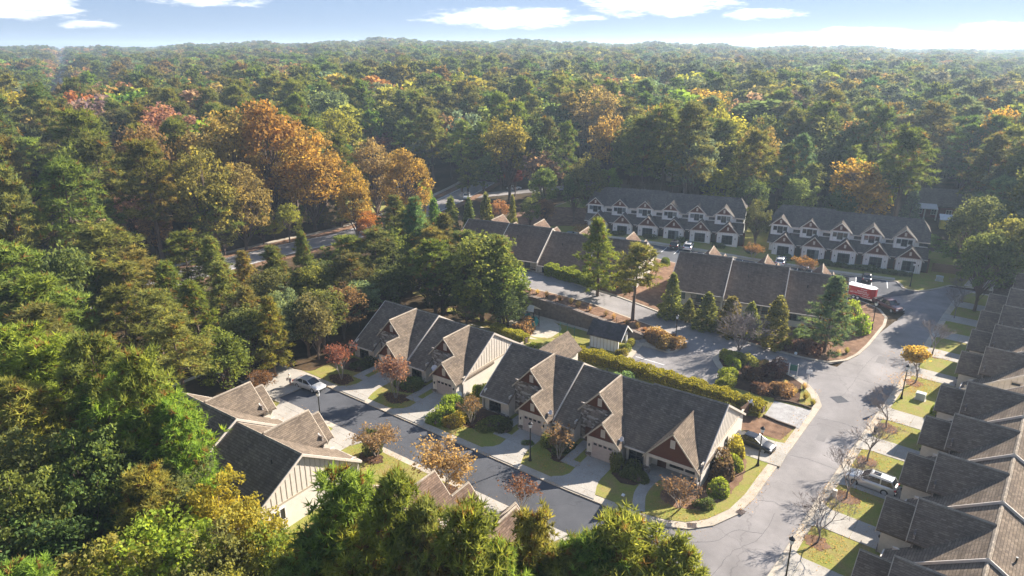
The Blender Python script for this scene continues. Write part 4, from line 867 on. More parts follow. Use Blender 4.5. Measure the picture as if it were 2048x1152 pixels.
def cone(name, seed, h, R, n, size, droop=.3, mat='leaves', power=.8):
    rng = np.random.default_rng(seed); m = MB().tube([(0, 0, 0), (0, 0, h*.9)], [.12, .03], 6, False)
    nc = n//14; t = rng.uniform(0, 1, nc)**1.35*.97+.02; az = rng.uniform(0, 2*PI, nc); r = R*(1-t)**power*rng.uniform(.55, 1.08, nc)*(1+.12*np.sin(az*3+t*9))
    r *= np.minimum(1, .55+t*7)
    c = np.stack([np.cos(az)*r, np.sin(az)*r, t*h], 1); off = unitv(nc*14, rng)*rng.uniform(.1, 1, (nc*14, 1))*R*.2; off[:, 2] *= 1.5
    P = np.repeat(c, 14, 0)+off; P[:, 2] = np.maximum(P[:, 2], .05); V = leaves(P, rng, size); var = np.clip(np.repeat(rng.normal(.5, .16, nc), 14)+rng.normal(0, .18, nc*14), 0, 1)
    register(name, leaf_mesh(name+'_crown', V, 4, var, mat), m.mesh(name+'_trunk', 'bark', True), h, 2*R)
def bare(name, seed, h, R, stems, depth, leafn, size, bark='twig_grey', spread=.55):
    rng = np.random.default_rng(seed); m = MB(); tips = []
    def grow(p, d, L, r, lev):
        q = p+d*L; mid = p+d*L*.5+unitv(1, rng)[0]*L*.07
        m.tube([p, mid, q], [r, r*.85, r*.68], 5 if lev < 2 else 3, False)
        if lev >= depth: tips.append(q); return
        for _ in range(3 if lev else 4):
            nd = d+unitv(1, rng)[0]*spread; nd[2] += .18; nd /= np.linalg.norm(nd)
            grow(q if rng.random() < .6 else p+d*L*rng.uniform(.55, 1), nd, L*rng.uniform(.6, .84), max(.013 if stems > 3 and not leafn else .009, r*.58), lev+1)
        if lev > 1: tips.append(q)
    for s in range(stems):
        a = 2*PI*s/stems+rng.uniform(-.4, .4); d = np.array([math.cos(a)*(.28 if stems > 1 else .05), math.sin(a)*(.28 if stems > 1 else .05), 1.0]); d /= np.linalg.norm(d)
        grow(np.array([0.05*math.cos(a), .05*math.sin(a), 0]), d, h*(.3 if stems > 1 else .34), .05 if stems > 1 else .085, 0)
    tips = np.array(tips); v = np.array(m.v); s = h/v[:, 2].max(); m.v = [tuple(x) for x in v*s]; tips = tips*s
    w = 2*np.percentile(np.hypot(v[:, 0], v[:, 1])*s, 97)
    cr = None
    if leafn:
        P = tips[rng.integers(0, len(tips), leafn)]+rng.normal(size=(leafn, 3))*R*.085; V = leaves(P, rng, size); cr = leaf_mesh(name+'_crown', V, 4, np.clip(rng.normal(.5, .25, leafn), 0, 1), 'leaves')
    register(name, cr, m.mesh(name+'_trunk', bark, True), h, w)
def bush(name, seed, n, size, lumps=0.12, fl=1.0, core=True):
    rng = np.random.default_rng(seed); u = unitv(n, rng); u[:, 2] = np.abs(u[:, 2])*1.0
    lob = unitv(12, rng); f = 1+sum(lumps*np.maximum(0, u@l)**4 for l in lob)-lumps
    r = (rng.uniform(.72, 1.0, n)*f)[:, None]; P = u*r*np.array([1, 1, fl]); k = rng.random(n) < .22; P[k, 2] *= rng.uniform(0, 1, k.sum()); V = leaves(P, rng, size)
    m = MB().lathe([(.7, 0), (.78, .3*fl), (.62, .6*fl), (.3, .8*fl)], 10) if core else None
    me = leaf_mesh(name, V, 4, np.clip(rng.normal(.5, .22, n), 0, 1), 'leaves', None); register(name, me, (m.mesh(name+'_core', 'bark', True) if m else None), fl, 2)
def grass_clump(name, seed, n):
    rng = np.random.default_rng(seed); az = rng.uniform(0, 2*PI, n); lean = rng.uniform(.05, .75, n); b = np.stack([np.cos(az)*.12*rng.random(n), np.sin(az)*.12*rng.random(n), np.zeros(n)], 1)
    tip = b+np.stack([np.cos(az)*lean*.8, np.sin(az)*lean*.8, (1-lean**2*.55)*rng.uniform(.7, 1, n)], 1); s = np.stack([-np.sin(az), np.cos(az), np.zeros(n)], 1)*.022
    register(name, leaf_mesh(name, np.stack([b+s, b-s, tip], 1).reshape(-1, 3), 3, rng.uniform(0, 1, n), 'leaves'), None, 1, 1.3)
for s_ in range(3): pine('pine_near_%d' % s_, 30+s_, 16, 4.0, .45, 44, 5, 6, 12, .58, .058, 'needles', .42)
for s_ in range(4): pine('pine_mid_%d' % s_, 50+s_, 18, 4.2, .40+.05*(s_ % 3), 36, 4, 6, 10, .74, .075, 'needles', .45)
for s_ in range(2): pine('pine_young_%d' % s_, 60+s_, 14, 3.8, .12, 54, 4, 6, 10, .58, .06, 'needles', .8)
for s_ in range(4): pine('pine_far_%d' % s_, 70+s_, 20, 4.6, .42+.06*(s_ % 2), 22, 3, 6, 7, 1.05, .2, 'needles_far', .4, True)
for s_ in range(2): broadleaf('broadleaf_near_%d' % s_, 80+s_, 13, 4.2, .18, 170, .7, 52, .15)
for s_ in range(4): broadleaf('broadleaf_mid_%d' % s_, 90+s_, 17, 5.2, .12, 130, 1.1, 44, .25)
for s_ in range(3): broadleaf('broadleaf_full_%d' % s_, 190+s_, 20, 6.4, .03, 190, 1.2, 40, .27, hollow=.5)
for s_ in range(3): broadleaf('broadleaf_far_%d' % s_, 100+s_, 18, 5.4, .25, 60, 1.5, 22, .52, True)
cone('cone_0', 110, 8, 1.7, 5200, .16); cone('cone_1', 111, 6, 1.35, 4200, .14, power=.65)
for s_ in range(3): bare('bare_%d' % s_, 120+s_, 5.0, 2.3, 1, 6, 0, .1)
bare('bare_big', 126, 6, 3, 5, 5, 0, .1, spread=.6)
bare('leafy_gold', 130, 5, 2.2, 1, 4, 2600, .16); bare('myrtle_0', 131, 5, 2, 4, 4, 1900, .12, 'bark_pale', .42); bare('myrtle_1', 132, 4.4, 2, 4, 4, 700, .12, 'bark_pale', .5); bare('myrtle_full', 133, 5, 2.4, 5, 4, 2300, .12, 'bark_pale', .5)
bush('bush_round', 140, 2400, .085, .1); bush('bush_loose', 141, 2000, .11, .45); bush('bush_tall', 142, 2600, .09, .25, 1.5); grass_clump('grass_tuft', 143, 320)
COL = dict(bright=(.245, .30, .062), green=(.185, .232, .064), olive=(.265, .268, .08), dark=(.155, .19, .07), deep=(.115, .15, .065), yg=(.34, .345, .065), gold=(.42, .31, .085), orange=(.40, .25, .08), tan=(.37, .265, .12), red=(.32, .13, .09), darkred=(.22, .07, .07),
           pinkbrown=(.36, .24, .17), brown=(.27, .20, .105), grey=(.22, .265, .155), blue=(.165, .24, .13), purple=(.16, .10, .085), straw=(.50, .39, .22), rust=(.34, .22, .115), hedge=(.29, .275, .05))
CNAME = dict(bright='bright green', green='green', olive='olive green', dark='dark green', deep='very dark green', yg='yellow-green', gold='golden', orange='orange', tan='tan', red='red', darkred='dark red', pinkbrown='pinkish brown', brown='brown', grey='grey-green', blue='blue-green', purple='purple-leaved', straw='straw-coloured', rust='rust-coloured')
rnd = random.Random(5)
def jit(c, a=.16): return tuple(max(.003, v*(1+rnd.uniform(-a, a))) for v in c)
def tree(proto, x, y, h, w, tint, name, label, group=None, cat='tree', sink=0):
    cr, tk, ph, pw = PROTO[proto]; t = thing(name, label, cat, (x, y, T(x, y)+.05-sink), rnd.uniform(0, 2*PI), group); t.scale = (w/pw, w/pw, h/ph)
    if tk: put('trunk', tk, t)
    if cr: c = put('crown', cr, t); c['tint'] = tint
    return t
PLACED = []
ORD = ['leftmost', 'second', 'third', 'fourth', 'fifth', 'sixth', 'seventh', 'eighth', 'ninth', 'tenth', 'eleventh', 'twelfth', 'thirteenth', 'fourteenth', 'fifteenth', 'sixteenth', 'seventeenth', 'eighteenth', 'nineteenth', 'twentieth', 'twenty-first', 'twenty-second', 'twenty-third', 'twenty-fourth', 'twenty-fifth', 'twenty-sixth', 'twenty-seventh', 'twenty-eighth', 'twenty-ninth', 'thirtieth']
ORD += ['thirty-'+q for q in ('first', 'second', 'third', 'fourth', 'fifth', 'sixth', 'seventh', 'eighth', 'ninth')]+['fortieth']+['forty-'+q for q in ('first', 'second', 'third', 'fourth', 'fifth', 'sixth', 'seventh', 'eighth', 'ninth')]
def bearing(x, y): return math.atan2(x, y)
KIND = dict(p=('pine_tree', 'pine'), y=('pine_tree', 'young pine'), b=('broadleaf_tree', 'broadleaf tree'), c=('conical_evergreen', 'conical evergreen'), v=('vine_covered_tree', 'vine-covered tree'), f=('broadleaf_tree', 'full-crowned tree'))
FOOT = [(-72, -50, 60, 78), (-48, -18, 60, 78), (-69, -47.5, 26, 43), (-42, -21, 26, 43)]
def clear_of_houses(i, near):
    """a tree standing in a house is moved off it towards the open ground on its near side"""
    (x, y), h, w, k, c = i[0][:2], *i[1:]; zt = T(x, y)+h; f = 1.0
    while f > .5:
        x1, y1 = x*f, y*f; mg = .2*w*f
        if not any(a-mg < x1 < b+mg and p-mg < y1 < d+mg for a, b, p, d in FOOT): return ((x1, y1), 44-(44-zt)*f-T(x1, y1), w*f, k, c)
        if not near: return None
        f -= .02
    return None
def grove(items, where, group, near=False):
    """items: ((x, y), height, crown width, kind letter, colour); each tree is labelled by its look and its place in the row"""
    cnt = {}; items = [q for q in (clear_of_houses(i, near) for i in items) if q]
    for it in sorted(items, key=lambda i: bearing(*i[0][:2])):
        (x, y), h, w, k, col = it[0][:2], *it[1:]; nm, kd = KIND[k]; key = (kd, col); n = cnt.get(key, 0); cnt[key] = n+1
        tot = sum(1 for i in items if KIND[i[3]][1] == kd and i[4] == col)
        lb = CNAME[col]+' '+kd+' '+where+('' if tot == 1 else ', '+(ORD[n] if n < 30 else 'one')+(' of its kind' if n == 0 else ' from the left'))
        pr = {'p': 'pine_near_%d' % rnd.randrange(3) if near else 'pine_mid_%d' % rnd.randrange(4), 'y': 'pine_young_%d' % rnd.randrange(2), 'b': 'broadleaf_near_%d' % rnd.randrange(2) if near else 'broadleaf_mid_%d' % rnd.randrange(4), 'f': 'broadleaf_full_%d' % rnd.randrange(3), 'v': 'broadleaf_mid_%d' % rnd.randrange(4), 'c': 'cone_%d' % rnd.randrange(2)}[k]
        tree(pr, x, y, h, w, tuple(v*q for v, q in zip(jit(COL[col]), (1.08, 1.15, 1.05) if near and k == 'p' else (1, 1, 1))), nm, lb, group); PLACED.append((x, y, w))
grove([((-31.89, 26.05), 17, 7.4, 'p', 'olive'), ((-29.78, 28.19), 17, 7.0, 'p', 'green'), ((-26.98, 28.07), 16, 6.2, 'p', 'olive'), ((-23.21, 28.69), 17, 6.6, 'p', 'green'), ((-24.46, 27.35), 15, 6.4, 'p', 'olive'), ((-31.22, 22.89), 15, 6.6, 'p', 'green'), ((-28.83, 25.21), 15, 7.2, 'p', 'bright'), ((-20.98, 28.31), 15, 6.0, 'p', 'olive'),
       ((-20.18, 31.19), 16, 4.6, 'p', 'olive'), ((-13.80, 33.12), 17, 7.6, 'p', 'olive'), ((-15.83, 31.81), 16, 6.2, 'p', 'green'), ((-11.42, 33.48), 16, 6.2, 'p', 'olive'), ((-17.26, 30.34), 15, 5.6, 'p', 'green'), ((-26.77, 26.65), 13, 6.8, 'p', 'bright'), ((-29.59, 23.53), 13, 7, 'p', 'olive'), ((-13.85, 32.43), 15, 6.4, 'p', 'green'), ((-23.18, 27.99), 13, 6.4, 'p', 'green'), ((-20.10, 30.41), 13, 5.8, 'p', 'green'), ((-33.01, 22.15), 12, 6, 'p', 'green'), ((-15.75, 31.18), 14, 5.6, 'p', 'olive')],
      'rising at the lower edge', 'pines at the lower edge', True)
grove([((-43.72, 23.00), 13, 5.5, 'b', 'yg'), ((-39.56, 23.36), 12, 6, 'b', 'yg'), ((-42.62, 18.49), 13, 8, 'b', 'yg'), ((-37.34, 23.50), 11, 6, 'b', 'bright'), ((-39.56, 19.41), 12, 7, 'b', 'olive'), ((-44.02, 16.11), 12, 7.5, 'b', 'yg'), ((-44.33, 13.53), 12, 8, 'b', 'olive'), ((-35.14, 24.03), 10, 6, 'b', 'yg'), ((-37.69, 20.93), 10, 6, 'b', 'bright'),
       ((-54.08, 24.64), 16, 9, 'p', 'bright'), ((-55.00, 26.81), 14, 6.5, 'p', 'bright'), ((-61.27, 23.66), 16, 9, 'p', 'bright'), ((-70.45, 24.12), 17, 10, 'p', 'bright'), ((-63.67, 18.57), 17, 9, 'p', 'olive'), ((-64.47, 28.65), 16, 8, 'p', 'olive'), ((-73.92, 22.72), 18, 10, 'p', 'bright'), ((-69.18, 27.07), 17, 9, 'p', 'green'), ((-48.00, 19.97), 14, 6, 'p', 'olive'),
       ((-56.75, 16.50), 15, 9, 'b', 'dark'), ((-53.33, 18.20), 15, 9, 'b', 'dark'), ((-55.02, 21.66), 14, 8, 'b', 'dark'), ((-53.07, 13.53), 14, 8, 'b', 'green'), ((-50.35, 15.11), 13, 8, 'b', 'deep'), ((-45.25, 10.90), 13, 6, 'p', 'bright'), ((-51.27, 22.76), 13, 7, 'b', 'dark'), ((-47.54, 21.49), 12, 7, 'b', 'dark'), ((-51.17, 18.79), 12, 8, 'b', 'deep'), ((-50.09, 13.20), 12, 8, 'b', 'deep')],
      'in the left foreground wood', 'trees of the left foreground wood', True)
grove([((-90.64, 54.73), 13, 8, 'y', 'olive'), ((-80.38, 51.64), 12, 7, 'y', 'olive'), ((-74.75, 50.71), 12, 6, 'y', 'bright'), ((-69.28, 38.37), 14, 7.5, 'y', 'olive'), ((-74.59, 37.95), 14, 8, 'p', 'olive'), ((-68.62, 42.06), 12, 7, 'p', 'olive'), ((-82.68, 58.92), 9, 5.5, 'b', 'grey'), ((-73.90, 57.58), 10, 6, 'b', 'brown'), ((-77, 48.5), 10, 7, 'b', 'green'), ((-76, 57.5), 9, 7, 'b', 'dark'), ((-77.5, 53), 9, 7, 'b', 'grey'), 
       ((-74.5, 43.5), 9, 7, 'b', 'green'), ((-66.22, 40.75), 10, 7, 'b', 'grey'), ((-64.92, 36.48), 12, 7, 'p', 'olive'), ((-67.13, 32.90), 13, 8, 'p', 'bright'),
       ((-88.76, 29.93), 18, 10, 'p', 'bright'), ((-103.19, 32.99), 19, 11, 'p', 'olive'), ((-114.10, 48.71), 17, 13, 'p', 'olive'), ((-88.21, 32.17), 16, 9, 'p', 'olive'), ((-85.69, 37.43), 15, 8, 'p', 'green'), ((-108.40, 59.14), 14, 8.5, 'p', 'green'), ((-87.10, 42.25), 13, 8, 'p', 'olive'), ((-99.63, 38.17), 17, 9, 'b', 'green'), ((-96.14, 42.97), 15, 9, 'p', 'olive'), ((-94.04, 48.40), 14, 8, 'y', 'green'), ((-104.90, 62.22), 13, 7, 'y', 'olive'), ((-83.42, 27.35), 16, 9, 'p', 'green'), ((-101.73, 48.32), 15, 9, 'p', 'olive'), ((-99.25, 40.81), 15, 9, 'p', 'green'), ((-88.55, 48.56), 12, 8, 'y', 'bright'), ((-91.87, 28.29), 17, 10, 'p', 'green'), ((-85.45, 63.80), 10, 6, 'y', 'dark'), ((-99.13, 63.65), 11, 6, 'y', 'olive')],
      'between the main road and the near street', 'trees between the main road and the near street')
grove([((-91.50, 64.40), 13, 8.5, 'y', 'green'), ((-91.72, 70.73), 14, 5.5, 'y', 'dark'), ((-86.44, 69.57), 10, 7, 'b', 'dark'), ((-81.50, 71.72), 12, 8, 'p', 'dark'), ((-84.06, 79.35), 14, 10, 'p', 'dark'), ((-83.80, 89.93), 17, 8, 'y', 'blue'), ((-71.04, 79.85), 14, 9, 'p', 'green'), ((-71.65, 72.31), 12, 9, 'p', 'dark'), ((-72.78, 66.94), 10, 8, 'b', 'dark'), ((-67.04, 72.23), 11, 8, 'p', 'olive'), ((-64.44, 84.03), 15, 12.5, 'b', 'olive'), ((-60.21, 71.55), 10, 8, 'b', 'deep'), ((-65.19, 65.82), 9, 8, 'b', 'deep'), ((-59.28, 73.35), 12, 9, 'p', 'brown'), ((-76.53, 64.84), 9, 7, 'b', 'brown'), ((-58.21, 79.27), 13, 9, 'p', 'olive'), ((-62.28, 68.88), 8, 7, 'b', 'deep'), ((-72.66, 63.16), 8, 7, 'b', 'deep'), ((-65.70, 62.20), 7, 6.5, 'b', 'deep'), ((-60.92, 69.45), 7, 6.5, 'b', 'deep'),
       ((-94.23, 106.71), 11, 4.4, 'c', 'green'), ((-89.97, 107.18), 11.5, 4.6, 'c', 'dark'), ((-87.57, 110.11), 11, 4.6, 'c', 'dark'), ((-87.33, 115.88), 11, 4.6, 'c', 'dark'), ((-87.63, 126.29), 9, 3, 'c', 'green'), ((-88.62, 141.84), 7, 5.5, 'b', 'brown'), ((-101.45, 140.56), 6, 5.5, 'b', 'tan'), ((-89.99, 137.15), 8, 5, 'v', 'green')],
      'behind the near townhouses', 'trees behind the near townhouses')
tree('pine_young_0', *(-51.91, 100.96)[:2], 14.2, 8, COL['bright'], 'pine_tree', 'dense cone-shaped pine beside the long brown roof', 'trees along the middle road'); tree('pine_mid_1', *(-42.89, 96.21)[:2], 13.5, 8.5, COL['olive'], 'pine_tree', 'open-crowned pine with bare trunk on the wall-top bed', 'trees along the middle road'); tree('pine_young_1', *(-15.10, 105.01)[:2], 12.5, 7.5, COL['blue'], 'pine_tree', 'pale blue-green pine on the pine straw corner', 'trees along the middle road')
grove([((-82.22, 152.50), 17, 10, 'v', 'dark'), ((-79.22, 157.93), 13, 7, 'v', 'green'), ((-90.96, 145.36), 14, 7, 'v', 'dark'), ((-84.92, 149.93), 13, 7, 'v', 'dark'), ((-118.21, 171.67), 13, 7, 'b', 'darkred'), ((-115.87, 216.69), 29, 19, 'f', 'rust'), ((-98.34, 195.88), 24, 13, 'b', 'orange'), ((-91.11, 250.08), 19, 10, 'b', 'red'), ((-73.93, 250.56), 19, 10, 'b', 'rust'), ((-56.37, 233.50), 17, 10, 'b', 'yg'), ((-70.51, 215.46), 16, 10, 'b', 'dark'), ((-83.09, 202.17), 15, 9, 'b', 'deep'), ((-38.58, 203.28), 17, 11, 'b', 'dark'), ((-26.78, 192.33), 17, 10, 'b', 'olive'), ((-21.29, 194.92), 16, 9, 'b', 'yg'), ((-14.68, 207.84), 10, 5, 'c', 'blue'), ((-0.10, 156.63), 17, 10, 'b', 'dark'), ((3.58, 181.98), 18, 11, 'p', 'grey'), ((2.86, 138.70), 14, 9, 'b', 'dark'), ((6.30, 144.12), 16, 9, 'b', 'dark'), ((-7.40, 167.94), 6, 6, 'b', 'dark'), ((-1.39, 162.84), 7, 6, 'b', 'dark'), ((-40.67, 156.30), 11, 6, 'b', 'deep'), ((-46.36, 168.66), 14, 8, 'b', 'deep'), ((-35.87, 170.96), 14, 9, 'b', 'dark'), ((-26.66, 176.26), 12, 8, 'b', 'deep')],
      'behind the rear townhouses', 'trees behind the rear townhouses')
grove([((-148.38, 94.95), 28, 17, 'f', 'gold'), ((-143.77, 103.40), 30, 19, 'f', 'orange'), ((-133.09, 106.70), 24, 16, 'f', 'gold'), ((-132.53, 78.69), 23, 13, 'f', 'olive'), ((-148.08, 110.04), 18, 13, 'f', 'gold'), ((-131.97, 86.31), 19, 12, 'f', 'olive'), ((-129.62, 124.37), 20, 13, 'f', 'tan'), ((-116.10, 121.50), 19, 12, 'f', 'orange'), ((-120.73, 133.26), 10, 4.5, 'b', 'yg'), ((-117.48, 106.08), 17, 8, 'f', 'orange'), ((-218.55, 119.99), 18, 11, 'f', 'tan'), ((-240.28, 116.88), 18, 11, 'p', 'olive'), ((-290.64, 127.05), 16, 9, 'b', 'purple'), ((-149.57, 71.26), 13, 8, 'b', 'pinkbrown'), ((-142.50, 71.96), 10, 7, 'b', 'pinkbrown'), ((-168.00, 78.18), 15, 9, 'b', 'rust'), ((-142.73, 74.59), 18, 10, 'p', 'olive'), ((-215.31, 79.91), 20, 14, 'p', 'bright'), ((-194.00, 79.43), 18, 11, 'p', 'green'), ((-146.65, 49.65), 17, 9, 'b', 'green'), ((-130.52, 79.06), 16, 10, 'p', 'green'), ((-146.92, 61.30), 16, 10, 'b', 'dark'),
       ((-142.66, 93.54), 9, 6, 'y', 'yg'), ((-132.20, 91.14), 8, 6, 'b', 'yg'), ((-128.50, 95.32), 9, 6, 'b', 'yg'), ((-139.48, 109.94), 8, 6.5, 'y', 'bright'), ((-129.63, 112.14), 11, 6.5, 'y', 'green'), ((-134.99, 110.68), 6, 5.5, 'y', 'green'), ((-109.97, 103.35), 8, 6, 'b', 'orange'), ((-134.08, 95.41), 4.5, 5, 'b', 'yg'), ((-132.11, 81.12), 8, 6, 'b', 'green'), ((-159.04, 177.49), 22, 10, 'p', 'green'), ((-135.78, 167.41), 23, 10, 'p', 'olive'), ((-130.74, 172.16), 22, 9, 'p', 'green'), ((-196.42, 193.83), 21, 11, 'p', 'green')],
      'beyond the main road', 'trees beyond the main road')
grove([((-62, 85.5), 15.5, 11.5, 'y', 'olive'), ((-60.5, 84.5), 11, 8, 'b', 'olive'), ((-66.5, 84), 11, 8, 'p', 'dark'), ((-70, 86), 12, 9, 'b', 'deep'), ((-75, 82.5), 11, 8, 'b', 'dark'), ((-79, 79), 10, 8, 'b', 'deep'), ((-77, 74), 9, 7, 'b', 'deep'), ((-77.5, 69), 8, 7, 'b', 'grey'), ((-78, 63), 8, 6.5, 'b', 'dark'), ((-75.5, 60), 10, 7, 'b', 'dark'), ((-73, 90), 13, 9, 'p', 'dark'), ((-79, 88), 13, 9, 'p', 'olive'), ((-85, 84), 12, 9, 'b', 'dark'), ((-68, 89.5), 12.5, 9, 'p', 'brown'), ((-58.5, 83), 7, 6, 'b', 'deep'), ((-83, 73), 10, 8, 'p', 'olive'), ((-65, 80.5), 6, 5.5, 'b', 'deep'), ((-70, 80.5), 7, 6, 'b', 'deep'), ((-84, 66), 10, 8, 'b', 'green'), ((-90, 78), 12, 9, 'p', 'green'), ((-81, 57), 8, 7, 'b', 'grey'), ((-88, 60), 10, 8, 'b', 'dark'), ((-80, 93), 13, 9, 'y', 'dark'), ((-87, 92), 14, 9, 'p', 'olive'), ((-72, 94.2), 5, 5, 'b', 'brown'), ((-99.5, 100), 13, 9, 'y', 'green')],
      'right behind the wooded-end townhouse', 'trees right behind the wooded-end townhouse')
# conical evergreens, bare and small trees of the lots
for k_, (p_, h_, w_, c_) in enumerate((((-38.92, 102.58), 7.6, 3.6, 'olive'), ((-36.06, 103.15), 3.8, 2.2, 'olive'), ((-32.72, 102.47), 6.0, 4.0, 'olive'), ((-28.96, 102.60), 6.3, 4.0, 'olive'), ((-26.24, 103.90), 5.6, 3.4, 'olive'), ((-21.93, 102.68), 8.0, 4.2, 'olive'))):
    tree('cone_%d' % (k_ % 2), p_[0], p_[1], h_, w_*1.25, jit((.22, .215, .075), .1), 'conical_evergreen', 'olive conical evergreen behind the middle row, '+ORD[k_]+(' of six' if k_ == 0 else ' from the left'), 'conical evergreens of the middle row')
for k_, (p_, lb_) in enumerate((((-6.49, 59.47), 'nearest the lower edge'), ((-5.56, 68.38), 'beside the silver SUV'), ((-4.89, 76.86), 'just beyond the silver SUV'), ((-4.04, 86.15), 'nearest the fallen lamp shadow'), ((-1.56, 113.36), 'just beyond the golden tree'), ((0.20, 132.78), 'second from the far end of the row'), ((0.96, 142.17), 'at the far end of the row'))):
    tree('bare_%d' % (k_ % 3), p_[0], p_[1], 5.3 if k_ > 3 else 4.9, 6.0, COL['brown'], 'bare_tree', 'bare grey street tree on the right lawns '+lb_, 'bare street trees of the right row')
tree('leafy_gold', *(-2.60, 101.53)[:2], 5.2, 5.2, (.50, .37, .11), 'street_tree', 'golden orange street tree beside the lamp post', 'street trees'); tree('bare_big', *(-25.72, 97.41)[:2], 6.6, 9.0, COL['brown'], 'bare_tree', 'wide bare silvery tree at the island tip', 'street trees')
for p_, pr_, h_, w_, c_, lb_ in (((-66.93, 55.51), 'myrtle_0', 5.4, 4.6, (.26, .11, .085), 'pinkish red crape myrtle at the wooded end of the near row'), ((-57.54, 56.32), 'myrtle_0', 5.8, 4.6, (.32, .18, .14), 'thin pink-brown crape myrtle before the satellite dish'), ((-45.79, 57.31), 'myrtle_1', 4.0, 3.0, (.26, .17, .09), 'brown twiggy myrtle at the gap between near buildings'), ((-33.49, 57.38), 'myrtle_1', 4.5, 3.7, (.27, .18, .11), 'brown crape myrtle before the middle garage'), ((-19.03, 57.04), 'myrtle_1', 3.6, 4.2, (.23, .15, .10), 'multi-stemmed rusty myrtle at the corner porch'),
                               ((-50.18, 45.46), 'myrtle_full', 3.8, 4.6, (.33, .23, .14), 'orange-brown myrtle south of the near street'), ((-40.06, 45.23), 'myrtle_full', 5.8, 6.0, (.40, .28, .14), 'large orange myrtle crowding the south kerb'), ((-32.10, 47.86), 'myrtle_1', 3.6, 3.6, (.22, .11, .07), 'small bare brown myrtle at the south kerb'), ((-70.92, 45.81), 'myrtle_full', 4.0, 3.8, (.20, .11, .06), 'brown bushy myrtle at the street end'), ((-73.30, 133.86), 'myrtle_full', 3.5, 4.5, (.30, .2, .09), 'tan myrtle between the middle and rear rows'), ((-38.08, 146.24), 'myrtle_full', 3.6, 4.0, (.30, .17, .07), 'tan-orange myrtle above the middle brown roof'), ((-26.99, 143.10), 'myrtle_full', 3.6, 4.2, (.32, .18, .07), 'tan-orange myrtle nearest the red trailer')):
    tree(pr_, p_[0], p_[1], h_, w_, c_, 'crape_myrtle', lb_, 'crape myrtles')
def shrub(p, r, h, col, label, proto='bush_round', name='shrub', group='shrubs'):
    cr, tk, ph, pw = PROTO[proto]; t = thing(name, label, 'shrub', (p[0], p[1], T(*p[:2])+.14), rnd.uniform(0, 6), group); t.scale = (r*(.84 if proto == 'bush_loose' else 1), r*(.84 if proto == 'bush_loose' else 1), h/ph*(.9 if proto == 'bush_loose' else 1))
    c = put('foliage', cr, t); c['tint'] = jit(COL[col], .12)
    if tk: put('stems', tk, t)
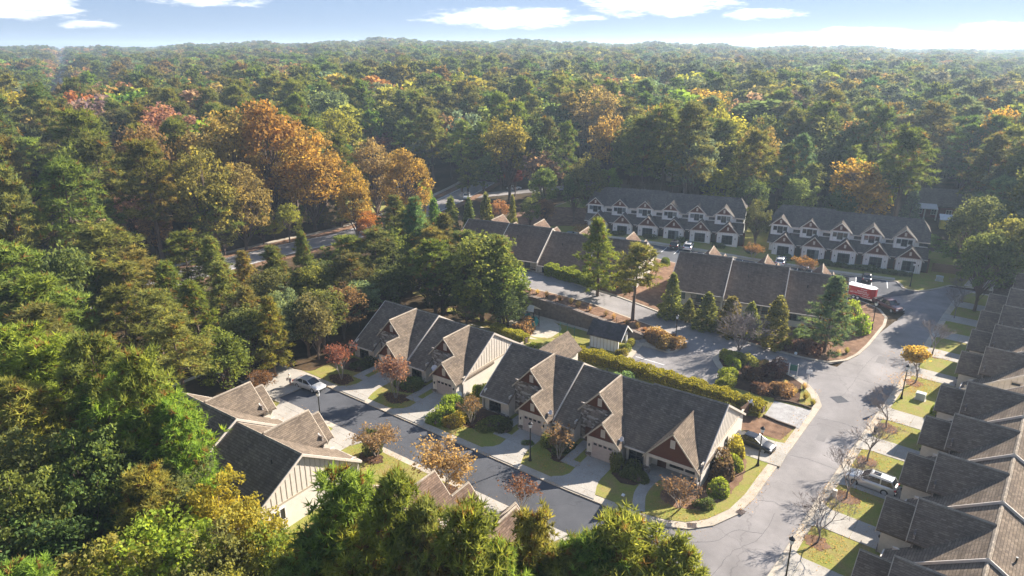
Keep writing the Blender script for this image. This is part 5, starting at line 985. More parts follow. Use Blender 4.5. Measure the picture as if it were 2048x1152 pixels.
SH = [((-27.3, 59.6), 1.0, 1.7, 'green', 'round green boxwood at the corner of the garage door'), ((-25.7, 59.5), 1.3, .9, 'dark', 'low dark shrub under the corner house window'), ((-24.3, 59.2), 1.1, .9, 'dark', 'low dark shrub beside the porch walk'), ((-17.2, 69.2), 1.2, 1.9, 'yg', 'large round yellow-green shrub beside the sedan driveway'), ((-16.9, 67.2), 1.15, 1.5, 'bright', 'clipped bright green ball shrub second from the sedan'), ((-17.3, 64.4), 1.75, 2.2, 'purple', 'wide purple-brown shrub on the corner bed'), ((-16.6, 61.6), 1.2, 1.7, 'bright', 'bright green ball shrub nearest the street corner'), ((-17.2, 66), .9, 1.2, 'green', 'small green shrub behind the purple one'), ((-17.3, 58.4), .9, .8, 'dark', 'low dark shrub beneath the porch myrtle'),
      ((-48.6, 56.2), 1.2, 1.8, 'bright', 'bright green shrub left of the brown myrtle'), ((-49.7, 58.6), 1.2, 2.0, 'bright', 'round bright shrub beside the cream end wall'), ((-47.6, 55.5), 1.2, 1.3, 'yg', 'yellow-green shrub nearest the near kerb'), ((-49.2, 54.9), 1.0, 1.1, 'bright', 'light green shrub by the near gutter'), ((-49.4, 63.3), 1.0, 1.5, 'bright', 'bright shrub in the gap between near buildings'), ((-48.9, 67.5), .9, 1.3, 'green', 'green shrub deep in the gap between near buildings'), ((-46.6, 58.0), .9, 1.0, 'dark', 'dark shrub behind the brown myrtle'),
      ((-43.6, 58.9), 1.7, .85, 'dark', 'long low dark shrub under the second building window'), ((-41.9, 58.6), 1.2, .8, 'deep', 'low very dark shrub by the front walk'), ((-35.6, 59.3), .85, 1.5, 'green', 'green shrub right of the lamp garage'), ((-34.0, 59.6), 1.3, .8, 'deep', 'low dark shrub behind the middle myrtle'), ((-58.9, 59.5), 1.6, .9, 'dark', 'low green shrub under the left building window'), ((-57.2, 59.3), .9, .8, 'dark', 'small dark shrub near the left building walk'), ((-67.6, 59.8), 1.6, .9, 'deep', 'low dark shrub at the wooded end window'), ((-37.8, 57.9), .6, .4, 'dark', 'tiny dark shrub on the lamp garage planting square'),
      ((-50.9, 46.0), .9, 2.7, 'dark', 'dark ivy-clad stump south of the near street'),
      ((-14.36, 121.82)[:2], 1.9, 3.2, 'bright', 'tall bright green shrub by the pine straw corner'), ((-12.69, 115.65)[:2], 1.7, 2.6, 'bright', 'bright green shrub right of the blue-green pine'), ((-17.73, 103.13)[:2], 1.6, 1.8, 'purple', 'purple-brown shrub left of the blue-green pine'), ((-20.17, 102.28)[:2], 1.0, 1.3, 'purple', 'small purple-brown shrub beside the last evergreen'), ((-16.24, 107.71)[:2], 1.3, 1.5, 'purple', 'dark purple shrub behind the blue-green pine'), ((-19.61, 109.28)[:2], 1.1, 1.2, 'deep', 'dark shrub under the middle row window'),
      ((-26.60, 94.10)[:2], 1.5, 1.0, 'olive', 'low olive shrub at the island tip'), ((-24.90, 94.16)[:2], 1.6, 1.1, 'olive', 'spreading olive shrub on the island edge'), ((-22.49, 93.45)[:2], 1.5, 1.2, 'olive', 'third olive shrub along the island edge'), ((-21.99, 89.95)[:2], 1.35, 1.6, 'purple', 'rounded purple shrub in the middle of the island'), ((-19.52, 92.46)[:2], 1.7, 1.9, 'purple', 'largest dark purple shrub on the island'), ((-19.89, 86.54)[:2], 1.2, 1.3, 'purple', 'purple shrub near the long hedge end'), ((-17.44, 87.72)[:2], 1.3, 1.5, 'rust', 'rusty shrub in the lower part of the island'), ((-20.96, 93.59)[:2], 1.2, 1.3, 'rust', 'rusty shrub behind the purple ones'), ((-23.97, 85.46)[:2], 1.3, 1.3, 'bright', 'feathery bright green shrub at the hedge'), ((-24.36, 88.75)[:2], 1.2, 1.3, 'bright', 'feathery bright green shrub on the island'), ((-24.59, 92.07)[:2], 1.1, 1.2, 'bright', 'feathery bright green shrub farthest from the hedge'),
      ((-36.04, 92.60)[:2], 2.1, 1.7, 'rust', 'wide rusty hedge shrub at the parking corner'), ((-37.79, 92.77)[:2], 1.6, 1.5, 'rust', 'rusty shrub left of the parking corner lamp'), ((-34.55, 92.94)[:2], 1.3, 1.4, 'brown', 'brown shrub under the parking corner lamp'), ((-40.30, 87.62)[:2], .8, 1.0, 'green', 'round green shrub at the shelter post'), ((-39.96, 85.92)[:2], .8, .9, 'olive', 'round olive shrub at the shelter wall end'), ((-40.35, 90.52)[:2], .8, .9, 'olive', 'third round shrub beside the shelter'), ((-56.43, 83.44)[:2], 2.0, 2.0, 'rust', 'large tan-brown shrub beside the playground'), ((0.60, 93.18)[:2], .75, 1.5, 'bright', 'clipped green shrub at the right row corner'),
      ((-51.34, 79.73)[:2], 1.1, 1.0, 'bright', 'small bright shrub behind the cream gable end'), ((-35.64, 77.49)[:2], 1.6, 1.2, 'blue', 'blue-green shrub poking above the roof by the hedge'), ((-37.42, 77.39)[:2], 1.2, 1.1, 'blue', 'smaller blue-green shrub above the roof by the hedge'), ((-49.85, 125.97)[:2], 1.0, 1.5, 'dark', 'dark clipped shrub between the middle buildings')]
for s_ in SH: shrub(*s_, proto='bush_round' if 'ball' in s_[4] or 'clipped' in s_[4] else 'bush_loose')
for k_ in range(11): x_, y_ = -62+k_*2.1, 94.2+.25*math.sin(k_*2); x_ += rnd.uniform(-.5, .5); (shrub((x_, y_), rnd.uniform(.7, 1.15), rnd.uniform(.9, 1.4), rnd.choice(['straw', 'brown', 'straw', 'rust']), 'tuft of dry grass on the retaining wall top, '+ORD[k_]+(' of its row' if k_ == 0 else ' from the left'), 'grass_tuft', 'grass_tuft', 'dry grass tufts on the wall top'))
for k_ in range(6): x_, y_ = -41+k_*1.15, 94.3+k_*.12; shrub((x_, y_), rnd.uniform(.6, 1.0), rnd.uniform(.5, 1.0), rnd.choice(['rust', 'straw']), 'dry rusty tuft above the parking corner, '+ORD[k_]+(' of its row' if k_ == 0 else ' from the left'), 'grass_tuft', 'grass_tuft', 'dry grass tufts on the wall top')
for k_, (p_, c_) in enumerate((((-15.54, 88.68), 'straw'), ((-17.08, 90.15), 'straw'), ((-14.01, 88.08), 'olive'), ((-12.82, 86.96), 'olive'), ((-14.78, 90.90), 'straw'), ((-13.14, 105.11), 'straw'), ((-12.23, 106.63), 'olive'))): shrub(p_[:2], 1.0, 1.1, c_, CNAME[c_]+' grass tuft near the street junction, '+ORD[k_]+(' of its row' if k_ == 0 else ' from the left'), 'grass_tuft', 'grass_tuft', 'grass tufts at the junction')
for k_, o_ in enumerate(B4O+B4P):
    p_ = r4(o_)((4.6, -.2)); shrub(p_, .7, 1.0, 'dark', 'dark shrub under a front window of the right row, house '+ORD[k_].replace('leftmost', 'nearest the camera'), 'bush_round')
for k_ in range(9):
    p_ = (-78+k_*7.6, 0); a_ = A7 if p_[0] < -42 else A8; y_ = (146.58+(p_[0]+69.56)*math.tan(A7) if p_[0] < -42 else 153.37+(p_[0]+33.7)*math.tan(A8))-1.4; shrub((p_[0], y_), 1.5, .8, 'deep', 'low dark shrub before the rear rows, '+ORD[k_]+(' of nine' if k_ == 0 else ' from the left'), 'bush_loose')
def hedge(name, label, pts, w, h, n, col, size=.11):
    rng = np.random.default_rng(len(label)); pts = [np.array(p, float) for p in pts]; seg = [np.linalg.norm(b-a) for a, b in zip(pts[:-1], pts[1:])]; tot = sum(seg)
    s = rng.uniform(0, tot, n); P = np.zeros((n, 3)); acc = 0
    for a, b, L in zip(pts[:-1], pts[1:], seg):
        k = (s >= acc) & (s <= acc+L); t = ((s[k]-acc)/L)[:, None]; base = a+(b-a)*t; d = (b-a)/L; nn = np.array([-d[1], d[0]])
        u = rng.uniform(-1, 1, k.sum()); sd = s[k]; top = rng.random(k.sum()) < .5
        hh = h*(1+.10*np.sin(sd*1.7)+.07*np.sin(sd*4.1+1)); ww = w/2*(1+.12*np.sin(sd*1.3+2))
        z = np.where(top, hh*(1-.18*np.abs(u)**3)-rng.uniform(0, .25, len(u)), rng.uniform(0.02, .95, len(u))*hh); off = np.where(top, u*ww, np.sign(u)*ww*(1-rng.uniform(0, .2, len(u))))
        q = base+nn*off[:, None]; P[k, 0] = q[:, 0]; P[k, 1] = q[:, 1]; P[k, 2] = z+np.array([T(x, y) for x, y in q])+.1; acc += L
    o = np.array([*pts[0], 0]); o[2] = T(*pts[0]); t = thing(name, label, 'hedge', tuple(o)); V = leaves(P-o, rng, size)
    c = put('foliage', leaf_mesh(name, V, 4, np.clip(rng.normal(.5, .25, n), 0, 1), 'leaves'), t); c['tint'] = COL[col]
    m = MB()
    for a, b in zip(pts[:-1], pts[1:]): m.bar((*(a-o[:2]), h*.3), (*(b-o[:2]), h*.3), w*.35, h*.55)
    m.build('stems', 'bark', t)
def leaf_litter():
    rng = np.random.default_rng(77); P = []
    spots = [((-6.49, 59.47), 2.6, 420), ((-5.56, 68.38), 2.6, 420), ((-4.89, 76.86), 2.6, 420), ((-4.04, 86.15), 2.6, 380), ((-2.63, 101.51), 3.2, 1100), ((-1.56, 113.36), 2.6, 260), ((-66.93, 55.51), 2.8, 420), ((-57.54, 56.32), 2.6, 420), ((-45.79, 57.31), 2.4, 300), ((-33.49, 57.38), 2.6, 380), ((-19.03, 57.04), 2.8, 420), ((-50.18, 45.46), 3, 420), ((-40.06, 45.23), 3.4, 520)]
    for (x, y), r, n in spots:
        a = rng.uniform(0, 2*PI, n); q = r*np.sqrt(rng.uniform(0, 1, n)); P += [(x+q[i]*math.cos(a[i]), y+q[i]*math.sin(a[i])*1.1) for i in range(n)]
    for n, x0, x1, y0, y1 in ((900, -7.6, -1.5, 53, 112), (900, -68, -15, 52.8, 59.5), (500, -14.5, -12.6, 60, 92), (500, -66, -26, 44.2, 47.8)):
        P += [(rng.uniform(x0, x1), rng.uniform(y0, y1)) for _ in range(n)]
    P = np.array([(x, y, T(x, y)+rng.uniform(.19, .24)) for x, y in P]); V = leaves(P, rng, .055, .9)
    o = put('leaf_litter', leaf_mesh('leaf_litter', V, 4, rng.uniform(0, 1, len(P)), 'leaves')); o['tint'] = (.40, .25, .11); tag(o, 'fallen brown leaves strewn over lawns, walks and gutters', 'leaf litter', None, 'stuff')
leaf_litter()
hedge('hedge', 'long clipped golden-green hedge behind the near townhouses', [(-46, 81.6), (-36, 81.8), (-26.5, 81.6), (-17.4, 80.8)], 2.2, 1.75, 26000, 'hedge')
hedge('hedge', 'short golden hedge behind the left near building', [(-60, 81.2), (-53.4, 80.8)], 1.8, 1.5, 8000, 'yg')
hedge('hedge', 'spreading green juniper bank below the long brown roof', [(-64.5, 105.0), (-59, 104.6), (-53.5, 104.8)], 3.0, 2.0, 12000, 'bright', .16)
hedge('hedge', 'dark clipped hedge before the five-gabled rear row', [(-30, 151.0), (-20, 152.4), (-8.5, 154.0)], 1.2, .9, 9000, 'deep', .12)
# the wood: the largest trees in view one by one, the rest of it as one mass
def seg_dist(x, y, line):
    best = 1e9
    for a, b in zip(line[:-1], line[1:]):
        dx, dy = b[0]-a[0], b[1]-a[1]; t = max(0, min(1, ((x-a[0])*dx+(y-a[1])*dy)/(dx*dx+dy*dy))); best = min(best, (x-a[0]-dx*t)**2+(y-a[1]-dy*t)**2)
    return math.sqrt(best)
HOUSES = [(-9, 221, 12), (-5.6, 204, 8), (-86, 222, 9), (-165, 152, 9), (-66, 232, 9)]+[(-r*.905, r*.425, 11) for r in (390, 455, 540)]
def scatter():
    SIGHT = [(math.hypot(x, y), math.degrees(math.atan2(x, y))+34.8, math.degrees(math.atan2(w*.5, math.hypot(x, y)))) for x, y, w in PLACED if math.hypot(x, y) > 175 and w >= 13]
    SIGHT += [(222, math.degrees(math.atan2(-9, 221))+34.8, 2.4), (204, math.degrees(math.atan2(-5.6, 204))+34.8, .8)]
    out = []; rr = random.Random(3)
    MAINS, SIDES, BACKS = MAIN[::3], SIDE[::3], BACK[::3]
    def zone(sp, r0, r1, keep=1.0):
        n = int(r1/sp)+2
        for i in range(-n, n):
            for j in range(0, n):
                x = (i+rr.uniform(-.42, .42))*sp; y = (j+rr.uniform(-.42, .42))*sp; r = math.hypot(x, y)
                if not r0 <= r < r1: continue
                az = math.degrees(math.atan2(x, y))+34.8
                if abs(az) > 41 or rr.random() > keep: continue
                if r < 330:
                    if x > -118.5 and y < 166+.1*x*0: continue
                    if y < 70 and x > -130: continue
                    if seg_dist(x, y, MAINS) < 8.0 or seg_dist(x, y, SIDES) < 5.5 or seg_dist(x, y, BACKS) < 5.5: continue
                    if any((x-a)**2+(y-b)**2 < (2.2+w*.33)**2 for a, b, w in PLACED): continue
                    if inside(x, y, [(-150, 146), (-128, 138), (-126, 122), (-150, 128), (-165, 140)]): continue
                if any((x-a)**2+(y-b)**2 < c*c for a, b, c in HOUSES): continue
                if r > 160 and seg_dist(x, y, RAIL) < 10.5: continue
                if r < 420 and any(r2-75 < r < r2-2 and abs(az-az2) < da for r2, az2, da in SIGHT): continue
                out.append((x, y, r, az))
    zone(7.6, 95, 420); zone(9.4, 420, 800); zone(12.5, 800, 1500); zone(18, 1500, 3000)
    return out
def forest():
    rr = random.Random(9); pts = []
    for x, y, r, az in scatter():
        left = max(0, min(1, (-az+5)/40)); aut = (.09+.12*left if az < 6 else .08) if r < 420 else .06+.06*left
        patchy = math.sin(x*.021+1.3)*math.sin(y*.017-.4)
        if rr.random() < aut*(1+patchy): kind = 'b'; col = rr.choice(['tan', 'tan', 'orange', 'gold', 'rust', 'brown', 'brown', 'yg', 'olive', 'pinkbrown', 'gold'] if r < 500 else ['tan', 'brown', 'orange', 'olive', 'rust'])
        elif rr.random() < .26: kind = 'b'; col = rr.choice(['dark', 'olive', 'green', 'yg', 'grey'])
        else: kind = 'p'; col = rr.choice(['green', 'green', 'olive', 'dark', 'bright', 'olive', 'green'] if az < 10 else ['green', 'blue', 'grey', 'olive', 'dark'])
        h = rr.choice((rr.uniform(14, 22), rr.uniform(19, 27), rr.uniform(24, 31))) if kind == 'p' else rr.uniform(13, 27); w = h*rr.uniform(.34, .55) if kind == 'p' else h*rr.uniform(.48, .8)
        pts.append((x, y, r, az, kind, col, h, w))
    pts.sort(key=lambda p: p[2]/p[6])
    NEAR = 200; seen = {}
    NUM = {}
    for p in sorted(pts[:NEAR], key=lambda p: p[3]):
        kk = (p[4], p[5], p[3] < -8, p[3] > 4); seen[kk] = seen.get(kk, 0)+1; NUM[p] = seen[kk]
    for x, y, r, az, kind, col, h, w in pts[:NEAR]:
        side = 'left of' if az < -8 else ('behind' if az > 4 else 'beyond'); kd = 'pine' if kind == 'p' else 'broadleaf tree'
        wh = {'left of': 'in the wood left of the road', 'behind': 'in the wood behind the rear rows', 'beyond': 'in the wood beyond the road bend'}[side]
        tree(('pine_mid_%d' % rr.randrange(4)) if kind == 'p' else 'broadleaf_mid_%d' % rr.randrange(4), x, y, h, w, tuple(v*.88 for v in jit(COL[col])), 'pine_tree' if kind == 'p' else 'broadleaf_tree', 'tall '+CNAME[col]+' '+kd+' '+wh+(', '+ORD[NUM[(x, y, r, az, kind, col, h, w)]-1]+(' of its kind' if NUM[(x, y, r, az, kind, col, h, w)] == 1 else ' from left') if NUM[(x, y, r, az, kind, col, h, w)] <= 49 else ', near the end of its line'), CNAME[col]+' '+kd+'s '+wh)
    rest = pts[NEAR:]
    names = ['pine_far_0', 'pine_far_1', 'pine_far_2', 'pine_far_3', 'broadleaf_far_0', 'broadleaf_far_1', 'broadleaf_far_2']
    col_ = bpy.data.collections.new('forest_kinds')
    for k, n in enumerate(names):
        o = bpy.data.objects.new('%d_%s' % (k, n), PROTO[n][0]); col_.objects.link(o)
    me = bpy.data.meshes.new('forest'); n = len(rest); me.vertices.add(n)
    co = np.array([(x, y, T(x, y)-.2) for x, y, *_ in rest], dtype=np.float32); me.vertices.foreach_set('co', co.ravel())
    kid = np.zeros(n, np.int32); scl = np.zeros((n, 3), np.float32); rot = np.zeros((n, 3), np.float32); tint = np.zeros((n, 4), np.float32)
    for i, (x, y, r, az, kind, col, h, w) in enumerate(rest):
        k = rr.randrange(4) if kind == 'p' else 4+rr.randrange(3); kid[i] = k; _, _, ph, pw = PROTO[names[k]]
        g = rr.uniform(1.2, 1.75) if r > 700 else rr.uniform(1.05, 1.3)
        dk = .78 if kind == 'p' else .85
        scl[i] = (w*g/pw, w*g/pw, h/ph); rot[i] = (0, 0, rr.uniform(0, 6.28)); tint[i] = (*(v*dk*q for v, q in zip(jit(COL[col], .22), (1.0, 1, 1.12))), 1)  # far crowns shifted bluer, distance haze put into their tint
    for nm, ty, arr, f in (('kid', 'INT', kid, 'value'), ('scl', 'FLOAT_VECTOR', scl, 'vector'), ('rot', 'FLOAT_VECTOR', rot, 'vector'), ('tint', 'FLOAT_COLOR', tint, 'color')):
        a = me.attributes.new(nm, ty, 'POINT'); a.data.foreach_set(f, arr.ravel())
    me.update()
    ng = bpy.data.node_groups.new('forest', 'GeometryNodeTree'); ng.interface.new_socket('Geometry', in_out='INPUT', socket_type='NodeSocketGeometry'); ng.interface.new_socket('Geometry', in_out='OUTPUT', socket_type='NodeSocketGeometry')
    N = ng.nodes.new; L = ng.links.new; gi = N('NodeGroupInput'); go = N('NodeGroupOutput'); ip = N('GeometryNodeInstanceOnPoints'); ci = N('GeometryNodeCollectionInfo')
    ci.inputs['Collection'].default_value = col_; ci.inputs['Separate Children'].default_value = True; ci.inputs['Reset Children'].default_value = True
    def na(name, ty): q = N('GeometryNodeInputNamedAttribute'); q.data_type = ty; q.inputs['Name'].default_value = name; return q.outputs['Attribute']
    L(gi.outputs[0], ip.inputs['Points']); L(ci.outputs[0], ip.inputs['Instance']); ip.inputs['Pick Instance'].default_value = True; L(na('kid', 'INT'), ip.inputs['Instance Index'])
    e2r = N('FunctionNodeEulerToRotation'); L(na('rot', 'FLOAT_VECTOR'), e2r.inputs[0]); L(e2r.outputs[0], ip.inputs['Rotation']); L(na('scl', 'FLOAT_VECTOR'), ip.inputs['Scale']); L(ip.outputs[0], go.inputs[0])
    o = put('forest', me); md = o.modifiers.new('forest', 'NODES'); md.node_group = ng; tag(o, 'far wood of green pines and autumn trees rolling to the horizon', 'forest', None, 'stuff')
    print('forest trees', len(pts), 'in mass', n)
forest()

# ---------------------------------------------------------------- vehicles
def loft(m, rings):
    base = len(m.v); n = len(rings[0])
    for r in rings: m.v += [tuple(p) for p in r]
    for i in range(len(rings)-1):
        for k in range(n):
            a = base+i*n+k; b = base+i*n+(k+1) % n; m.f.append((a, b, b+n, a+n))
    m.f.append(tuple(base+k for k in range(n-1, -1, -1))); m.f.append(tuple(base+(len(rings)-1)*n+k for k in range(n)))
    return m
def section(x, w, zl, zh, crown=.03):
    z1 = zl+(zh-zl)*.35; z2 = zl+(zh-zl)*.75
    h = [(w*.86, zl), (w*.98, zl+.08), (w, z1), (w*.99, z2), (w*.93, zh-.02), (w*.6, zh+crown*.7)]
    return [(x, y, z) for y, z in h]+[(x, -y, z) for y, z in h[::-1]]
def wheel_parts(b, xs, hw, r, rims='metal_grey'):
    ty = cached(('tyre', r), lambda: loft(MB(), [[(r*c*math.cos(2*PI*k/18), yy, r*c*math.sin(2*PI*k/18)) for k in range(18)] for yy, c in ((-.11, .9), (-.1, 1), (.1, 1), (.11, .9))]).mesh('wheel', 'rubber'))
    def rim():
        m = MB(); loft(m, [[(r*.62*math.cos(2*PI*k/14), yy, r*.62*math.sin(2*PI*k/14)) for k in range(14)] for yy in (-.118, .118)])
        return m.mesh('rim', rims)
    for x in xs:
        for s in (-1, 1):
            w = put('wheel', ty, b, (x, s*(hw-.1), r)); put('rim', cached(('rim', r, rims), rim), w)
CARS = {
 'sedan': dict(L=4.75, W=.9, st=[(-2.37, .74, .42, .82), (-2.2, .84, .28, .93), (-1.7, .9, .22, .98), (-.6, .91, .2, .95), (.6, .91, .2, .93), (1.2, .9, .2, .9), (1.9, .87, .22, .8), (2.25, .8, .26, .68), (2.38, .66, .34, .58)], cab=[(-1.85, .74, .95), (-1.0, .64, 1.40), (.25, .64, 1.42), (1.2, .78, .91)], wb=(-1.4, 1.42), r=.33),
 'suv': dict(L=4.8, W=.96, st=[(-2.38, .8, .45, 1.0), (-2.3, .9, .3, 1.08), (-1.6, .96, .24, 1.12), (-.5, .97, .22, 1.1), (.7, .97, .22, 1.08), (1.3, .95, .22, 1.06), (2.0, .92, .25, .98), (2.32, .84, .3, .86), (2.4, .72, .4, .74)], cab=[(-2.25, .8, 1.08), (-1.9, .7, 1.68), (.2, .7, 1.72), (1.05, .82, 1.07)], wb=(-1.42, 1.48), r=.38),
}
def car(kind, paint, loc, rz, label, group='parked cars', dark_roof=False):
    c = CARS[kind]; z = T(*loc)+.03; b = thing('parked_car', label, 'car', (*loc, z+(.0)), rz, group)
    def body(): return loft(MB(), [section(*s) for s in c['st']]).mesh('body', paint, True)
    put('body', cached(('body', kind, paint), body), b)
    (x0, w0, z0), (x1, w1, z1), (x2, w2, z2), (x3, w3, z3) = c['cab']
    def roof():
        m = MB(); loft(m, [[(x, w*.98, z-.03), (x, w*.8, z+.03), (x, -w*.8, z+.03), (x, -w*.98, z-.03), (x, -w*.98, z-.07), (x, w*.98, z-.07)] for x, w, z in ((x1-.05, w1*.97, z1-.02), ((x1+x2)/2, w1*1.02, z1+.03), (x2+.05, w2*.97, z2-.02))])
        for s in (-1, 1):
            m.bar((x0, s*w0, z0), (x1, s*w1, z1), .1, .06).bar((x3, s*w3, z3), (x2, s*w2, z2), .08, .05).bar(((x1+x2)/2-.05, s*(w1+.11), z0+.02), ((x1+x2)/2-.05, s*w1*1.0, z1-.02), .09, .05)
        return m.mesh('roof', paint)
    put('roof', cached(('roof', kind, paint), roof), b)
    g = .012
    put('windscreen', cached(('ws', kind), lambda: MB().slab([(x3, -w3+.05, z3), (x3, w3-.05, z3), (x2, w2-.05, z2-.02), (x2, -w2+.05, z2-.02)], (-.02, 0, -.02)).mesh('windscreen', 'car_glass')), b)
    put('rear_window', cached(('rw', kind), lambda: MB().slab([(x0, -w0+.05, z0), (x0, w0-.05, z0), (x1, w1-.05, z1-.02), (x1, -w1+.05, z1-.02)], (.02, 0, -.02)).mesh('rear_window', 'car_glass')), b)
    xm = (x1+x2)/2-.05
    for s in (-1, 1):
        for i, (a, b_) in enumerate(((x0+.12, xm-.06), (xm+.06, x3-.12))):
            def side():
                ta, tb = (x1+.05, xm-.06) if i == 0 else (xm+.06, x2-.05)
                wa = w0+.02; q = [(a, s*wa, z0+.02), (b_, s*(w3+.02), z3+.03), (tb, s*(w1+.01), z1-.06), (ta, s*(w1+.01), z1-.06)]
                return MB().slab(q, (0, -s*.03, 0)).mesh('side_window', 'car_glass')
            put('side_window', cached(('sw', kind, s, i), side), b)
    wheel_parts(b, c['wb'], c['W'], c['r'])
    f = c['st'][-2]; q = c['st'][1]
    for s in (-1, 1):
        put('headlight', cached(('hl', kind, s), lambda: MB().slab([(f[0]-.12, s*f[1]*.62, f[3]-.1), (f[0]-.12, s*f[1]*1.0, f[3]-.12), (f[0]-.12, s*f[1]*1.0, f[3]+.02), (f[0]-.12, s*f[1]*.62, f[3]+.03)], (.19, 0, -.02)).mesh('headlight', 'lens_clear')), b)
        put('taillight', cached(('tl', kind, s), lambda: MB().box(q[0]-.14, q[0]+.05, min(s*q[1]*.6, s*q[1]*1.01), max(s*q[1]*.6, s*q[1]*1.01), q[3]-.24, q[3]-.05).mesh('taillight', 'lens_red')), b)
        put('mirror', cached(('mi', kind, s, paint), lambda: MB().box(x3-.35, x3-.2, min(s*(w3+.1), s*(w3+.26)), max(s*(w3+.1), s*(w3+.26)), z3+.02, z3+.16).mesh('mirror', paint)), b)
    put('bumper', cached(('bu', kind), lambda: MB().box(f[0]-.02, f[0]+.13, -f[1]*.75, f[1]*.75, .26, .42).box(q[0]-.16, q[0], -q[1]*.8, q[1]*.8, .32, .44).mesh('bumper', 'metal_black')), b)
    put('licence_plate', cached(('lp', kind), lambda: MB().box(q[0]-.19, q[0]-.165, -.16, .16, .5, .62).mesh('licence_plate', 'metal_white')), b)
    if kind == 'suv':
        put('roof_rail', cached('rr', lambda: MB().bar((x1+.1, -.6, z1+.08), (x2-.2, -.6, z2+.08), .04).bar((x1+.1, .6, z1+.08), (x2-.2, .6, z2+.08), .04).mesh('roof_rail', 'metal_black')), b)
        put('sunroof', cached('sr', lambda: MB().box(x2-.95, x2-.25, -.32, .32, z2+.03, z2+.045).mesh('sunroof', 'car_glass')), b)
    return b
car('sedan', 'paint_black', (-16.3, 73.0), -.12, 'dark sedan parked on the corner house driveway')['category'] = 'car'
car('suv', 'paint_pearl', (-3.75, 72.2), math.radians(174), 'silver SUV parked across a right row driveway')
car('sedan', 'paint_silver', (-68.7, 51.55), .06, 'silver sedan parked at the wooded street end')
car('suv', 'paint_white', (-51.9, 144.2), A7+PI/2, 'white SUV in a stall before the six-gabled rear row'); car('suv', 'paint_black', (-54.8, 143.6), A7+PI/2, 'black SUV beside the white one before the six-gabled row')
car('suv', 'paint_white', (-32.4, 147.0), A8+PI/2, 'white car parked before the five-gabled rear row'); car('sedan', 'paint_black', (-15.6, 146.8), A8+PI/2, 'black car parked behind the red trailer'); car('sedan', 'paint_blue_grey', (-27.5, 147.2), A8+PI/2, 'blue-grey car half hidden by a tan myrtle')
car('sedan', 'paint_blue_grey', (-77.0, 134.5), A7+PI/2, 'pale blue car parked beyond the long brown roof')
car('suv', 'paint_silver', (-128.4, 160.5), -1.0, 'silver car on the main road bend', 'cars beyond the rows'); car('sedan', 'paint_white', (-124.3, 180), 1.0, 'white car on the back street under the trees', 'cars beyond the rows'); car('sedan', 'paint_white', (-79, 193), .4, 'white car behind the six-gabled rear row', 'cars beyond the rows')
def pickup(loc, rz):
    b = thing('pickup_truck', 'dark maroon pickup hitched before the red trailer', 'truck', (*loc, T(*loc)+.03), rz); p = 'paint_maroon'
    st = [(-2.85, .92, .5, 1.12), (-2.78, .97, .42, 1.18), (-1.0, .99, .38, 1.18), (.3, .99, .36, 1.16), (1.2, .98, .36, 1.16), (2.2, .96, .38, 1.1), (2.7, .92, .4, 1.0), (2.85, .8, .48, .86)]
    MBb = loft(MB(), [section(*s) for s in st]); MBb.build('body', p, b, smooth=True)
    MB().box(-2.7, -.75, -.78, .78, 1.19, 1.215).build('bed_liner', 'rubber', b)
    MB().box(-2.78, -2.7, -.95, .95, 1.18, 1.3).box(-2.7, -.7, .84, .95, 1.18, 1.3).box(-2.7, -.7, -.95, -.84, 1.18, 1.3).build('bed_rail', p, b)
    loft(MB(), [[(x, w, z-.03), (x, w*.8, z+.03), (x, -w*.8, z+.03), (x, -w, z-.03), (x, -w, z-.08), (x, w, z-.08)] for x, w, z in ((-.55, .68, 1.84), (.2, .72, 1.9), (.75, .68, 1.86))]).build('roof', p, b)
    MB().slab([(1.35, -.8, 1.16), (1.35, .8, 1.16), (.75, .66, 1.82), (.75, -.66, 1.82)], (-.02, 0, -.02)).build('windscreen', 'car_glass', b); MB().slab([(-.72, -.82, 1.18), (-.72, .82, 1.18), (-.55, .66, 1.82), (-.55, -.66, 1.82)], (.02, 0, 0)).build('rear_window', 'car_glass', b)
    for s in (-1, 1):
        MB().slab([(-.68, s*.86, 1.18), (.2, s*.86, 1.18), (.2, s*.7, 1.82), (-.5, s*.7, 1.82)], (0, -s*.03, 0)).build('side_window', 'car_glass', b); MB().slab([(.28, s*.86, 1.18), (1.28, s*.84, 1.18), (.75, s*.69, 1.8), (.28, s*.7, 1.82)], (0, -s*.03, 0)).build('side_window', 'car_glass', b)
        MB().bar((1.35, s*.84, 1.16), (.75, s*.7, 1.84), .07, .05).bar((-.72, s*.86, 1.18), (-.55, s*.7, 1.84), .09, .05).build('pillar', p, b)
        MB().box(2.72, 2.86, min(s*.5, s*.88), max(s*.5, s*.88), .72, .92).build('headlight', 'lens_clear', b); MB().box(-2.9, -2.82, min(s*.7, s*.93), max(s*.7, s*.93), .75, 1.05).build('taillight', 'lens_red', b); MB().box(1.1, 1.26, min(s*.98, s*1.2), max(s*.98, s*1.2), 1.14, 1.36).build('mirror', 'metal_black', b)
    MB().box(2.76, 2.92, -.85, .85, .42, .62).box(-2.98, -2.82, -.8, .8, .46, .62).build('bumper', 'metal_black', b); wheel_parts(b, (-1.75, 1.85), .99, .42)
pickup((-9.9, 131.4), math.radians(-40))
